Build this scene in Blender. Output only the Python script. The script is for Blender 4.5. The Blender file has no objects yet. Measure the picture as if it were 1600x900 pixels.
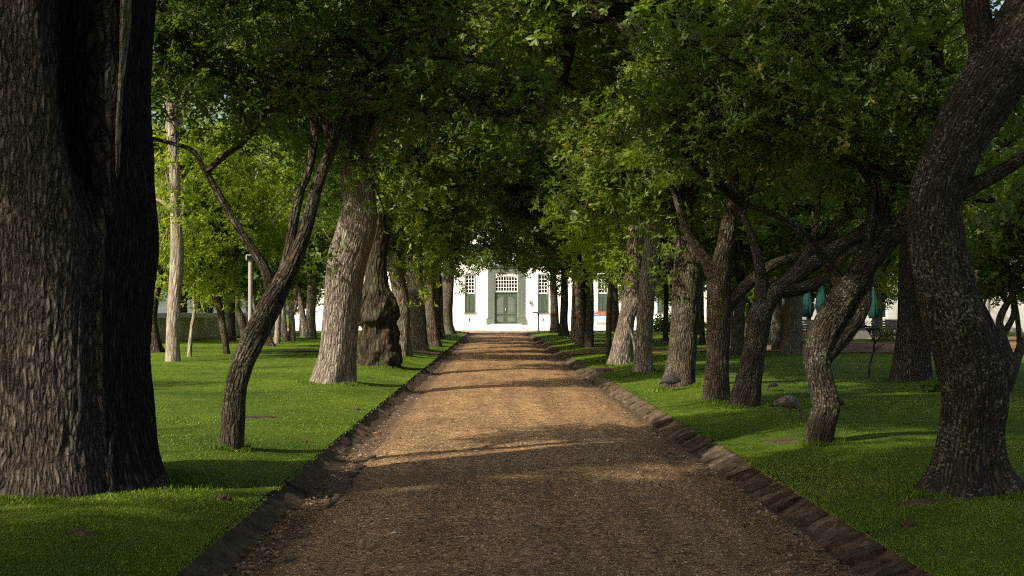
import bpy, bmesh, math, random
import numpy as np
from mathutils import Vector, Matrix, Euler

# ------------------------------------------------------------------ camera, world, sun
scn = bpy.context.scene
COL = scn.collection
CAMZ = 1.5
F = 2000.0                      # focal length in pixels of the 1600 px wide photograph (45 mm)
YAW = math.atan(28 / F)
PITCH = math.atan(37 / F)
cam_d = bpy.data.cameras.new("camera")
cam_d.sensor_width = 36
cam_d.lens = 45
cam_d.clip_end = 3000
cam_d.clip_start = 0.1
cam = bpy.data.objects.new("camera", cam_d)
COL.objects.link(cam)
cam.location = (0, 0, CAMZ)
cam.rotation_euler = Euler((math.pi / 2 + PITCH, 0, -YAW), 'XYZ')
scn.camera = cam

SUN_EL, SUN_AZ = math.radians(36), math.radians(128)   # azimuth from +Y towards -X
sun_dir = Vector((-math.sin(SUN_AZ) * math.cos(SUN_EL), math.cos(SUN_AZ) * math.cos(SUN_EL), math.sin(SUN_EL)))
world = bpy.data.worlds.new("World")
scn.world = world
world.use_nodes = True
wn = world.node_tree
bg = wn.nodes["Background"]
sky = wn.nodes.new("ShaderNodeTexSky")
sky.sky_type = 'NISHITA'
sky.sun_disc = False
sky.sun_elevation = SUN_EL
sky.sun_rotation = -SUN_AZ
sky.dust_density = 4.0
sky.ozone_density = 0.4
wn.links.new(sky.outputs[0], bg.inputs[0])
bg.inputs[1].default_value = 0.15
sl = bpy.data.lights.new("sun", 'SUN')
sl.energy = 4.9
sl.angle = math.radians(1.0)
sl.color = (1.0, 0.93, 0.80)
so = bpy.data.objects.new("sun", sl)
COL.objects.link(so)
so.rotation_euler = sun_dir.to_track_quat('Z', 'Y').to_euler()
so.location = (-20, -20, 30)
scn.view_settings.view_transform = 'Standard'
scn.view_settings.look = 'None'
scn.view_settings.exposure = 0.38
scn.view_settings.gamma = 1
scn.cycles.use_denoising = False
scn.cycles.filter_width = 1.2
scn.cycles.max_bounces = 8
scn.cycles.diffuse_bounces = 5
scn.cycles.glossy_bounces = 2
scn.cycles.transmission_bounces = 4

# ------------------------------------------------------------------ helpers
rng = np.random.default_rng(7)
_R = cam.rotation_euler.to_matrix()
RGT, UPV, FWD = _R @ Vector((1, 0, 0)), _R @ Vector((0, 1, 0)), _R @ Vector((0, 0, -1))


def ray(px, py):
    return FWD + RGT * ((px - 800) / F) + UPV * ((450 - py) / F)


def P(px, py, d):
    """measured pixel of the photograph at a known distance -> place in the world"""
    r = ray(px, py)
    return Vector((0, 0, CAMZ)) + r * (d / r.y)


XL, XR = -1.74, 2.38        # lawn edges either side of the drive


def sstep(t):
    t = np.clip(t, 0, 1)
    return t * t * (3 - 2 * t)


def lawnz(x, y):
    x = np.asarray(x, float); y = np.asarray(y, float)
    d = np.where(x < 0.3, XL - x, x - XR)
    z = 0.10 + 0.10 * sstep(d / 1.1)
    z = z + 0.035 * sstep(d / 2) * (np.sin(x * 0.9 + y * 0.31 + 1.3) * np.sin(y * 0.47 + x * 0.2) + 0.5 * np.sin(x * 0.37 - y * 0.83))
    return z


def G(px, py):
    r = ray(px, py)
    z = 0.15
    for _ in range(6):
        t = (z - CAMZ) / r.z
        p = Vector((0, 0, CAMZ)) + r * t
        z = float(lawnz(p.x, p.y))
    return p


def tag(o, label=None, cat=None, group=None, kind=None):
    if label: o['label'] = label
    if cat: o['category'] = cat
    if group: o['group'] = group
    if kind: o['kind'] = kind
    return o


def link(name, mesh, parent=None):
    o = bpy.data.objects.new(name, mesh)
    COL.objects.link(o)
    if parent is not None:
        o.parent = parent
    return o


def empty(name, loc, rz=0, label=None, cat=None, group=None):
    o = bpy.data.objects.new(name, None)
    COL.objects.link(o)
    o.location = loc
    o.rotation_euler = (0, 0, rz)
    o.empty_display_size = 0.2
    return tag(o, label, cat, group)


def np_mesh(name, V, loops, sizes, mat, smooth=False, pattrs=None):
    me = bpy.data.meshes.new(name)
    V = np.ascontiguousarray(V, dtype=np.float32)
    loops = np.ascontiguousarray(loops, dtype=np.int32).ravel()
    sizes = np.ascontiguousarray(sizes, dtype=np.int32)
    me.vertices.add(len(V)); me.vertices.foreach_set('co', V.ravel())
    me.loops.add(len(loops)); me.loops.foreach_set('vertex_index', loops)
    me.polygons.add(len(sizes))
    starts = np.concatenate([[0], np.cumsum(sizes)[:-1]]).astype(np.int32)
    me.polygons.foreach_set('loop_start', starts)
    me.polygons.foreach_set('loop_total', sizes)
    me.polygons.foreach_set('use_smooth', np.full(len(sizes), smooth))
    for k, a in (pattrs or {}).items():
        a = np.asarray(a, np.float32)
        if a.ndim == 1:
            at = me.attributes.new(k, 'FLOAT', 'POINT'); at.data.foreach_set('value', a)
        else:
            at = me.attributes.new(k, 'FLOAT_VECTOR', 'POINT'); at.data.foreach_set('vector', a.ravel())
    me.update(calc_edges=True)
    me.materials.append(mat)
    return me


def quads(name, V, Q, mat, smooth=False, pattrs=None):
    Q = np.asarray(Q)
    return np_mesh(name, V, Q, np.full(len(Q), Q.shape[1]), mat, smooth, pattrs)


def hash3(ix, iy, iz, s=0):
    n = (ix * 73856093) ^ (iy * 19349663) ^ (iz * 83492791) ^ (s * 2654435761 & 0x7fffffff)
    n = (n ^ (n >> 13)) * 1274126177 & 0x7fffffff
    return ((n ^ (n >> 16)) & 0xffff) / 65535.0


def vnoise(p, s=0):
    p = np.asarray(p, float)
    i = np.floor(p).astype(np.int64); f = p - i; f = f * f * (3 - 2 * f)
    r = 0
    for a in (0, 1):
        for b in (0, 1):
            for c in (0, 1):
                w = (f[..., 0] if a else 1 - f[..., 0]) * (f[..., 1] if b else 1 - f[..., 1]) * (f[..., 2] if c else 1 - f[..., 2])
                r = r + w * hash3(i[..., 0] + a, i[..., 1] + b, i[..., 2] + c, s)
    return r * 2 - 1


# ------------------------------------------------------------------ materials
def newmat(name):
    m = bpy.data.materials.new(name); m.use_nodes = True
    nt = m.node_tree
    return m, nt, nt.nodes["Principled BSDF"], nt.nodes["Material Output"]


def nd(nt, t, **kw):
    n = nt.nodes.new(t)
    for k, v in kw.items():
        if k.startswith('i_'):
            n.inputs[int(k[2:])].default_value = v
        else:
            setattr(n, k, v)
    return n


def ramp(nt, src, stops):
    r = nt.nodes.new("ShaderNodeValToRGB")
    el = r.color_ramp.elements
    while len(el) < len(stops): el.new(0.5)
    for e, (p, c) in zip(el, stops):
        e.position = p; e.color = (*c, 1) if len(c) == 3 else c
    nt.links.new(src, r.inputs[0])
    return r.outputs[0]


def noise(nt, vec, scale, detail=4, rough=0.55, dist=0.0):
    n = nt.nodes.new("ShaderNodeTexNoise")
    n.inputs['Scale'].default_value = scale; n.inputs['Detail'].default_value = detail
    n.inputs['Roughness'].default_value = rough; n.inputs['Distortion'].default_value = dist
    if vec is not None: nt.links.new(vec, n.inputs['Vector'])
    return n


def mixc(nt, fac, a, b, mode='MIX'):
    m = nt.nodes.new("ShaderNodeMix"); m.data_type = 'RGBA'; m.blend_type = mode
    for sock, v in ((m.inputs[0], fac), (m.inputs[6], a), (m.inputs[7], b)):
        if isinstance(v, (int, float)): sock.default_value = v
        elif isinstance(v, tuple): sock.default_value = (*v, 1)
        else: nt.links.new(v, sock)
    return m.outputs[2]


def bump(nt, h, strength, dist, b, prev=None):
    n = nt.nodes.new("ShaderNodeBump")
    n.inputs['Strength'].default_value = strength; n.inputs['Distance'].default_value = dist
    nt.links.new(h, n.inputs['Height'])
    if prev is not None: nt.links.new(prev, n.inputs['Normal'])
    if b is not None: nt.links.new(n.outputs[0], b.inputs['Normal'])
    return n.outputs[0]


def math_n(nt, op, a, b=None):
    m = nt.nodes.new("ShaderNodeMath"); m.operation = op
    for s, v in ((m.inputs[0], a), (m.inputs[1], b)):
        if v is None: continue
        if isinstance(v, (int, float)): s.default_value = v
        else: nt.links.new(v, s)
    return m.outputs[0]


def geo_pos(nt):
    return nt.nodes.new("ShaderNodeNewGeometry").outputs['Position']


def bark_mat(name, plate, furrow, tintc, scale=20, lichen=0.0, depth=0.03, moss=0.0, stretch=0.17):
    m, nt, b, out = newmat(name)
    at = nd(nt, "ShaderNodeAttribute", attribute_name='bark')
    vm = nt.nodes.new("ShaderNodeVectorMath"); vm.operation = 'MULTIPLY'
    nt.links.new(at.outputs['Vector'], vm.inputs[0]); vm.inputs[1].default_value = (1, 1, stretch)
    nz = noise(nt, at.outputs['Vector'], 7, 3)
    ad = nt.nodes.new("ShaderNodeVectorMath"); ad.operation = 'MULTIPLY_ADD'
    nt.links.new(nz.outputs['Color'], ad.inputs[0]); ad.inputs[1].default_value = (0.045, 0.045, 0.012)
    nt.links.new(vm.outputs[0], ad.inputs[2])
    v = nd(nt, "ShaderNodeTexVoronoi", feature='DISTANCE_TO_EDGE'); v.inputs['Scale'].default_value = scale
    nt.links.new(ad.outputs[0], v.inputs['Vector'])
    vc = nd(nt, "ShaderNodeTexVoronoi", feature='F1'); vc.inputs['Scale'].default_value = scale
    nt.links.new(ad.outputs[0], vc.inputs['Vector'])
    edge = ramp(nt, v.outputs['Distance'], [(0.0, (0, 0, 0)), (0.10, (0.35,) * 3), (0.35, (1, 1, 1))])
    fine = noise(nt, ad.outputs[0], 90, 4, 0.7)
    big = noise(nt, at.outputs['Vector'], 1.3, 3)
    c = mixc(nt, edge, furrow, plate)
    c = mixc(nt, ramp(nt, big.outputs['Fac'], [(0.35, (0, 0, 0)), (0.7, (0.75,) * 3)]), c, mixc(nt, edge, furrow, tintc))
    c = mixc(nt, 0.6, c, ramp(nt, vc.outputs['Color'], [(0.2, (0.55,) * 3), (0.8, (1.25,) * 3)]), 'MULTIPLY')
    c = mixc(nt, 0.7, c, ramp(nt, fine.outputs['Fac'], [(0.3, (0.45,) * 3), (0.7, (1.5,) * 3)]), 'MULTIPLY')
    if lichen > 0:
        sp = noise(nt, at.outputs['Vector'], 48, 3, 0.75)
        pa = noise(nt, at.outputs['Vector'], 3.0, 3)
        k = math_n(nt, 'ADD', math_n(nt, 'MULTIPLY', sp.outputs['Fac'], 1.0), math_n(nt, 'MULTIPLY', pa.outputs['Fac'], 0.45))
        k = ramp(nt, k, [(0.80 - 0.04 * lichen, (0, 0, 0)), (0.87 - 0.04 * lichen, (0.8,) * 3)])
        c = mixc(nt, k, c, (0.22, 0.21, 0.15))
    if moss > 0:
        mn = noise(nt, at.outputs['Vector'], 2.2, 4)
        c = mixc(nt, ramp(nt, mn.outputs['Fac'], [(0.52, (0, 0, 0)), (0.7, (moss,) * 3)]), c, (0.08, 0.10, 0.03))
    nt.links.new(c, b.inputs['Base Color'])
    b.inputs['Roughness'].default_value = 0.95
    b.inputs['Specular IOR Level'].default_value = 0.15
    n1 = bump(nt, edge, 1.0, depth, None)
    bump(nt, fine.outputs['Fac'], 0.7, depth * 0.45, b, n1)
    return m


BARK_GREY = bark_mat('bark_grey_light', (0.36, 0.30, 0.23), (0.13, 0.10, 0.08), (0.28, 0.23, 0.17), 24, depth=0.03)
BARK_OLD = bark_mat('bark_old', (0.17, 0.14, 0.11), (0.05, 0.04, 0.033), (0.12, 0.095, 0.072), 34, depth=0.06, stretch=0.21)
BARK_DARK = bark_mat('bark_dark', (0.12, 0.092, 0.062), (0.034, 0.026, 0.018), (0.085, 0.064, 0.042), 32, lichen=0.2, depth=0.025, moss=0.3)
BARK_LICHEN = bark_mat('bark_lichen', (0.075, 0.056, 0.037), (0.025, 0.019, 0.013), (0.055, 0.041, 0.026), 38, lichen=0.35, depth=0.022)
BARK_MID = bark_mat('bark_mid', (0.24, 0.19, 0.13), (0.07, 0.055, 0.04), (0.17, 0.13, 0.09), 22, lichen=0.4, depth=0.028, moss=0.4)
BARK_PALE = bark_mat('bark_pale', (0.42, 0.36, 0.28), (0.2, 0.16, 0.12), (0.34, 0.3, 0.22), 14, depth=0.014)
BURL = bark_mat('bark_burl', (0.10, 0.075, 0.045), (0.028, 0.021, 0.015), (0.06, 0.05, 0.03), 16, depth=0.05, moss=0.5)


def leaf_mat(name, dark, light, yellow, trans=0.4):
    m, nt, b, out = newmat(name)
    at = nd(nt, "ShaderNodeAttribute", attribute_name='tint')
    trans += 0.12
    c = ramp(nt, at.outputs['Fac'], [(0.0, dark), (0.55, light), (0.93, light), (1.0, yellow)])
    oi = nt.nodes.new("ShaderNodeObjectInfo")
    c = mixc(nt, 1.0, c, ramp(nt, oi.outputs['Random'], [(0, (0.8, 0.86, 0.8)), (1, (1.15, 1.12, 1.0))]), 'MULTIPLY')
    nt.links.new(c, b.inputs['Base Color'])
    b.inputs['Roughness'].default_value = 0.42
    b.inputs['Specular IOR Level'].default_value = 0.45
    tr = nt.nodes.new("ShaderNodeBsdfTranslucent")
    tc = mixc(nt, 1.0, c, (1.5, 1.5, 0.55), 'MULTIPLY')
    nt.links.new(tc, tr.inputs[0])
    ms = nt.nodes.new("ShaderNodeMixShader"); ms.inputs[0].default_value = trans
    nt.links.new(b.outputs[0], ms.inputs[1]); nt.links.new(tr.outputs[0], ms.inputs[2])
    nt.links.new(ms.outputs[0], out.inputs[0])
    return m


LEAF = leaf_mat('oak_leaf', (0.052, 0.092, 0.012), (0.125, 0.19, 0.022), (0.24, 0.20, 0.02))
LEAF_BRIGHT = leaf_mat('oak_leaf_sunlit', (0.13, 0.175, 0.012), (0.29, 0.36, 0.03), (0.28, 0.24, 0.03), 0.48)  # lit copy of the leaf, sunlit brightness put into its colour
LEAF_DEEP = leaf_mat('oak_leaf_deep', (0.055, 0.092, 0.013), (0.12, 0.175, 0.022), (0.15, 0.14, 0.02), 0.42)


def simple(name, col, rough=0.6, spec=0.4, bscale=0, bstr=0.3, bdist=0.01, var=0.15, vscale=6, metal=0):
    m, nt, b, out = newmat(name)
    p = nd(nt, "ShaderNodeTexCoord").outputs['Object']
    n = noise(nt, p, vscale, 4)
    c = mixc(nt, 1.0, col, ramp(nt, n.outputs['Fac'], [(0.3, (1 - var,) * 3), (0.7, (1 + var * 0.6,) * 3)]), 'MULTIPLY')
    nt.links.new(c, b.inputs['Base Color'])
    b.inputs['Roughness'].default_value = rough
    b.inputs['Specular IOR Level'].default_value = spec
    b.inputs['Metallic'].default_value = metal
    if bscale:
        bump(nt, noise(nt, p, bscale, 4).outputs['Fac'], bstr, bdist, b)
    return m


WHITE = simple('limewash', (0.80, 0.77, 0.70), 0.9, 0.2, 9, 0.25, 0.02, 0.06, 0.8)
GREYWHITE = simple('shaded_limewash', (0.55, 0.53, 0.49), 0.9, 0.2, 9, 0.25, 0.02, 0.15, 0.7)  # greyer copy of the limewash, far building's shade put into the colour
WHITEP = simple('white_paint', (0.78, 0.78, 0.74), 0.45, 0.5, var=0.04)
GREENP = simple('green_paint', (0.12, 0.14, 0.105), 0.45, 0.5, var=0.12, vscale=3)
GREENP2 = simple('green_door_paint', (0.065, 0.092, 0.062), 0.4, 0.5, var=0.12, vscale=3)
THATCH = simple('thatch', (0.13, 0.11, 0.085), 0.95, 0.1, 30, 0.8, 0.05, 0.3, 5)
OCHRE = simple('ochre_plaster', (0.60, 0.52, 0.31), 0.95, 0.15, 10, 0.4, 0.02, 0.35, 1.4)
STONE = simple('terrace_stone', (0.26, 0.23, 0.18), 0.9, 0.2, 12, 0.6, 0.02, 0.3, 3)
IRON = simple('black_iron', (0.03, 0.032, 0.03), 0.45, 0.5, var=0.2)
WHIRON = simple('white_iron', (0.6, 0.6, 0.57), 0.5, 0.4, var=0.1)
SLATW = simple('grey_slat_wood', (0.15, 0.14, 0.13), 0.8, 0.2, 20, 0.4, 0.01, 0.3, 8)
ORANGEW = simple('orange_wood', (0.40, 0.13, 0.045), 0.6, 0.3, var=0.2)
TEAL = simple('parasol_cloth', (0.006, 0.04, 0.03), 0.8, 0.2, var=0.2)
POLE = simple('lamp_metal', (0.33, 0.32, 0.27), 0.5, 0.4, var=0.15)
POSTM = simple('dark_post_wood', (0.07, 0.075, 0.06), 0.8, 0.2, var=0.2)
HILL = simple('hill_scrub', (0.12, 0.14, 0.11), 1, 0.1, 0.1, 0.5, 1, 0.4, 0.03)


def glass_mat():
    m, nt, b, out = newmat('window_glass')
    b.inputs['Base Color'].default_value = (0.012, 0.02, 0.022, 1)
    b.inputs['Roughness'].default_value = 0.08
    return m


GLASS = glass_mat()


def stone_mat(name, c1, c2, c3):
    m, nt, b, out = newmat(name)
    p = geo_pos(nt)
    oi = nt.nodes.new("ShaderNodeObjectInfo")
    n = noise(nt, p, 9, 6, 0.65); f = noise(nt, p, 70, 4, 0.7)
    c = ramp(nt, n.outputs['Fac'], [(0.3, c1), (0.5, c2), (0.72, c3)])
    c = mixc(nt, 1.0, c, ramp(nt, oi.outputs['Random'], [(0, (0.42, 0.39, 0.37)), (1, (1.25, 1.22, 1.15))]), 'MULTIPLY')
    c = mixc(nt, 0.6, c, ramp(nt, f.outputs['Fac'], [(0.3, (0.5,) * 3), (0.7, (1.4,) * 3)]), 'MULTIPLY')
    nt.links.new(c, b.inputs['Base Color'])
    b.inputs['Roughness'].default_value = 0.95; b.inputs['Specular IOR Level'].default_value = 0.15
    n1 = bump(nt, n.outputs['Fac'], 0.8, 0.03, None)
    bump(nt, f.outputs['Fac'], 0.8, 0.008, b, n1)
    return m


KSTONE = stone_mat('kerb_stone', (0.06, 0.045, 0.031), (0.12, 0.09, 0.06), (0.21, 0.16, 0.105))
KDIRT = stone_mat('kerb_earth', (0.04, 0.028, 0.018), (0.085, 0.06, 0.036), (0.15, 0.105, 0.065))


def grass_ground():
    m, nt, b, out = newmat('lawn')
    p = geo_pos(nt)
    big = noise(nt, p, 0.35, 4); mid = noise(nt, p, 3, 5, 0.65); fine = noise(nt, p, 60, 4, 0.75)
    st = nt.nodes.new("ShaderNodeVectorMath"); st.operation = 'MULTIPLY'
    nt.links.new(p, st.inputs[0]); st.inputs[1].default_value = (55, 260, 60)
    nf = noise(nt, st.outputs[0], 1.0, 3, 0.7)
    c = ramp(nt, big.outputs['Fac'], [(0.3, (0.055, 0.11, 0.006)), (0.7, (0.155, 0.235, 0.014))])
    c = mixc(nt, 1.0, c, ramp(nt, mid.outputs['Fac'], [(0.3, (0.65, 0.72, 0.6)), (0.7, (1.3, 1.2, 1.2))]), 'MULTIPLY')
    c = mixc(nt, 0.75, c, ramp(nt, fine.outputs['Fac'], [(0.3, (0.35, 0.45, 0.35)), (0.68, (1.55, 1.4, 1.4))]), 'MULTIPLY')
    d = noise(nt, p, 1.1, 6, 0.7)
    c = mixc(nt, ramp(nt, d.outputs['Fac'], [(0.66, (0, 0, 0)), (0.76, (0.7,) * 3)]), c, (0.11, 0.085, 0.035))
    nt.links.new(c, b.inputs['Base Color'])
    b.inputs['Roughness'].default_value = 0.9; b.inputs['Specular IOR Level'].default_value = 0.15
    n1 = bump(nt, fine.outputs['Fac'], 1.0, 0.03, None)
    bump(nt, nf.outputs['Fac'], 0.8, 0.02, b, n1)
    return m


LAWN = grass_ground()


def gravel_mat(name, cols, pale=False):
    m, nt, b, out = newmat(name)
    p = geo_pos(nt)
    v = nd(nt, "ShaderNodeTexVoronoi"); v.inputs['Scale'].default_value = 55; nt.links.new(p, v.inputs['Vector'])
    v2 = nd(nt, "ShaderNodeTexVoronoi"); v2.inputs['Scale'].default_value = 120; nt.links.new(p, v2.inputs['Vector'])
    big = noise(nt, p, 0.5, 5, 0.6); mid = noise(nt, p, 5, 5, 0.7); fine = noise(nt, p, 160, 3, 0.7)
    sx = nt.nodes.new("ShaderNodeSeparateColor"); nt.links.new(v.outputs['Color'], sx.inputs[0])
    c = ramp(nt, sx.outputs[0], cols)
    sx2 = nt.nodes.new("ShaderNodeSeparateColor"); nt.links.new(v2.outputs['Color'], sx2.inputs[0])
    c = mixc(nt, 0.5, c, ramp(nt, sx2.outputs[1], cols))
    c = mixc(nt, 1.0, c, ramp(nt, big.outputs['Fac'], [(0.3, (0.72, 0.7, 0.68)), (0.7, (1.2, 1.15, 1.1))]), 'MULTIPLY')
    c = mixc(nt, 1.0, c, ramp(nt, mid.outputs['Fac'], [(0.3, (0.62,) * 3), (0.7, (1.25,) * 3)]), 'MULTIPLY')
    st = nt.nodes.new("ShaderNodeVectorMath"); st.operation = 'MULTIPLY'
    nt.links.new(p, st.inputs[0]); st.inputs[1].default_value = (2.6, 0.16, 1)
    tr = noise(nt, st.outputs[0], 1.0, 4, 0.6)
    c = mixc(nt, 1.0, c, ramp(nt, tr.outputs['Fac'], [(0.35, (0.74, 0.72, 0.70)), (0.6, (1.12, 1.1, 1.08))]), 'MULTIPLY')
    m2 = noise(nt, p, 26, 5, 0.75)
    c = mixc(nt, 1.0, c, ramp(nt, m2.outputs['Fac'], [(0.36, (0.32,) * 3), (0.5, (0.9,) * 3), (0.62, (1.75,) * 3)]), 'MULTIPLY')
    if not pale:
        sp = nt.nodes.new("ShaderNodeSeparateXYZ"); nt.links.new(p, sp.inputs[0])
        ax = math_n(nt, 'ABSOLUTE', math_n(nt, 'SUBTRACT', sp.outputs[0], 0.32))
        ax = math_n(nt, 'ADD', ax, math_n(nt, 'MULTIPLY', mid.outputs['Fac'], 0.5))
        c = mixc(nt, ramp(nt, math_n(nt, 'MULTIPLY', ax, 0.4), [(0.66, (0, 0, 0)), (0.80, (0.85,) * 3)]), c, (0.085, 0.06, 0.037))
    nt.links.new(c, b.inputs['Base Color'])
    b.inputs['Roughness'].default_value = 0.92; b.inputs['Specular IOR Level'].default_value = 0.2
    n1 = bump(nt, v.outputs['Distance'], -1.0, 0.02, None)
    n2 = bump(nt, mid.outputs['Fac'], 0.7, 0.05, None, n1)
    bump(nt, fine.outputs['Fac'], 0.7, 0.006, b, n2)
    return m


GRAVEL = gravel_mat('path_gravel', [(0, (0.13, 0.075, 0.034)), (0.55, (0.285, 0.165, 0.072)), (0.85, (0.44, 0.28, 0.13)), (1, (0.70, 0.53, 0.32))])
FOREC = gravel_mat('forecourt_gravel', [(0, (0.30, 0.20, 0.12)), (0.5, (0.42, 0.30, 0.19)), (1, (0.55, 0.42, 0.28))], True)
DIRT = gravel_mat('bare_earth', [(0, (0.12, 0.075, 0.04)), (0.5, (0.22, 0.14, 0.075)), (1, (0.30, 0.20, 0.11))], True)


def attr_mat(name, stops, rough=0.8, trans=0.0):
    m, nt, b, out = newmat(name)
    at = nd(nt, "ShaderNodeAttribute", attribute_name='tint')
    c = ramp(nt, at.outputs['Fac'], stops)
    nt.links.new(c, b.inputs['Base Color'])
    b.inputs['Roughness'].default_value = rough; b.inputs['Specular IOR Level'].default_value = 0.25
    if trans:
        tr = nt.nodes.new("ShaderNodeBsdfTranslucent"); nt.links.new(c, tr.inputs[0])
        ms = nt.nodes.new("ShaderNodeMixShader"); ms.inputs[0].default_value = trans
        nt.links.new(b.outputs[0], ms.inputs[1]); nt.links.new(tr.outputs[0], ms.inputs[2])
        nt.links.new(ms.outputs[0], out.inputs[0])
    return m


BLADE = attr_mat('grass_blade', [(0, (0.045, 0.095, 0.004)), (0.6, (0.145, 0.235, 0.010)), (0.95, (0.25, 0.32, 0.03)), (1, (0.40, 0.36, 0.13))], 0.5, 0.3)
PEB = attr_mat('pebble', [(0, (0.13, 0.075, 0.04)), (0.6, (0.30, 0.19, 0.10)), (0.9, (0.48, 0.34, 0.20)), (1, (0.55, 0.46, 0.33))], 0.8)
LITTER = attr_mat('dry_leaf', [(0, (0.10, 0.055, 0.025)), (0.6, (0.24, 0.15, 0.07)), (0.9, (0.36, 0.27, 0.14)), (1, (0.5, 0.45, 0.33))], 0.7, 0.2)


# ------------------------------------------------------------------ ground
def grid_sheet(name, xs, ys, zf, mat, kind='structure', keep=None):
    xs = np.asarray(xs); ys = np.asarray(ys)
    X, Y = np.meshgrid(xs, ys)
    Z = zf(X, Y)
    V = np.stack([X, Y, Z], -1).reshape(-1, 3)
    nx, ny = len(xs), len(ys)
    i = np.arange(nx - 1)[None, :] + np.arange(ny - 1)[:, None] * nx
    Q = np.stack([i, i + 1, i + 1 + nx, i + nx], -1).reshape(-1, 4)
    if keep is not None:
        c = V[Q].mean(1)
        Q = Q[keep(c[:, 0], c[:, 1])]
    o = link(name, quads(name, V, Q, mat, True))
    return tag(o, kind=kind)


def ylist(a, b, n, p=1.6):
    return a + (b - a) * np.linspace(0, 1, n) ** p


YEND = 88.0
yl = np.concatenate([np.arange(-25, 2, 1.5), ylist(2, YEND, 260, 1.5)])
xe = np.concatenate([[0, .05, .1, .18, .3, .45, .6, .8, 1.0, 1.2, 1.5], np.arange(2, 14, .5), np.arange(14, 75, 4)])
g = grid_sheet('ground', np.linspace(-900, 900, 7), np.linspace(-300, 1500, 7), lambda x, y: 0 * x - 0.12, LAWN)
lawn_l = grid_sheet('lawn', XL - xe[::-1], yl, lambda x, y: lawnz(x, y), LAWN)
lawn_r = grid_sheet('lawn', XR + xe, yl, lambda x, y: lawnz(x, y), LAWN)


def pathz(x, y):
    x = np.asarray(x, float)
    c = (x - 0.32) / 2.0
    z = 0.02 - 0.07 * np.abs(c) ** 3
    z = z + 0.02 * np.exp(-((x - XR + .36 + .05 * np.sin(y * 1.7)) / .05) ** 2) + 0.02 * np.exp(-((x - XL - .50 - .04 * np.sin(y * 1.3)) / .045) ** 2)
    p = np.stack([x * 1.3, np.asarray(y) * 0.9, 0 * x], -1)
    z = z + 0.012 * vnoise(p, 3) + 0.006 * vnoise(p * 4, 4)
    # ruts of washed earth near the sides
    z = z - 0.025 * np.exp(-((x - XL - 0.42) / 0.10) ** 2) - 0.03 * np.exp(-((x - XR + 0.50) / 0.12) ** 2) * (0.6 + 0.6 * vnoise(p * np.array([0.2, 0.8, 1]), 8))
    return z


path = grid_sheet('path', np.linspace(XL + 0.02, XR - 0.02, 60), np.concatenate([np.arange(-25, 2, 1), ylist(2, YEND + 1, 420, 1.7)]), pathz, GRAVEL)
forecourt = grid_sheet('forecourt', np.linspace(-60, 70, 40), np.linspace(YEND, 125, 20), lambda x, y: 0 * x + 0.005, FOREC)


def dirtz(x, y):
    return lawnz(x, y) + 0.022


def in_cross(x, y):
    w = 0.5 * np.sin(x * 0.8) + 0.3 * np.sin(x * 2.1 + 1)
    right = (x > XR + .05) & (y > 40.5 + w * 0.4 - (x - 2) * 0.02) & (y < 43.6 + np.clip((x - 6) * 0.75, 0, 26) + w * 0.5)
    right |= (x > 10) & (y > 34 + (18 - x) * 1.0 + w) & (y < 50 + (x - 10))
    left = (x < XL - .05) & (x > -7) & (y > 41.3 + w * 0.4) & (y < 43.3 + w * 0.5)
    return right | left


cross = grid_sheet('earth_track', np.concatenate([np.arange(-7.2, XL, .2), np.arange(XR, 45, .4)]), np.arange(30, 80, .25), dirtz, DIRT,
                   keep=lambda x, y: in_cross(x, y))


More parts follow.
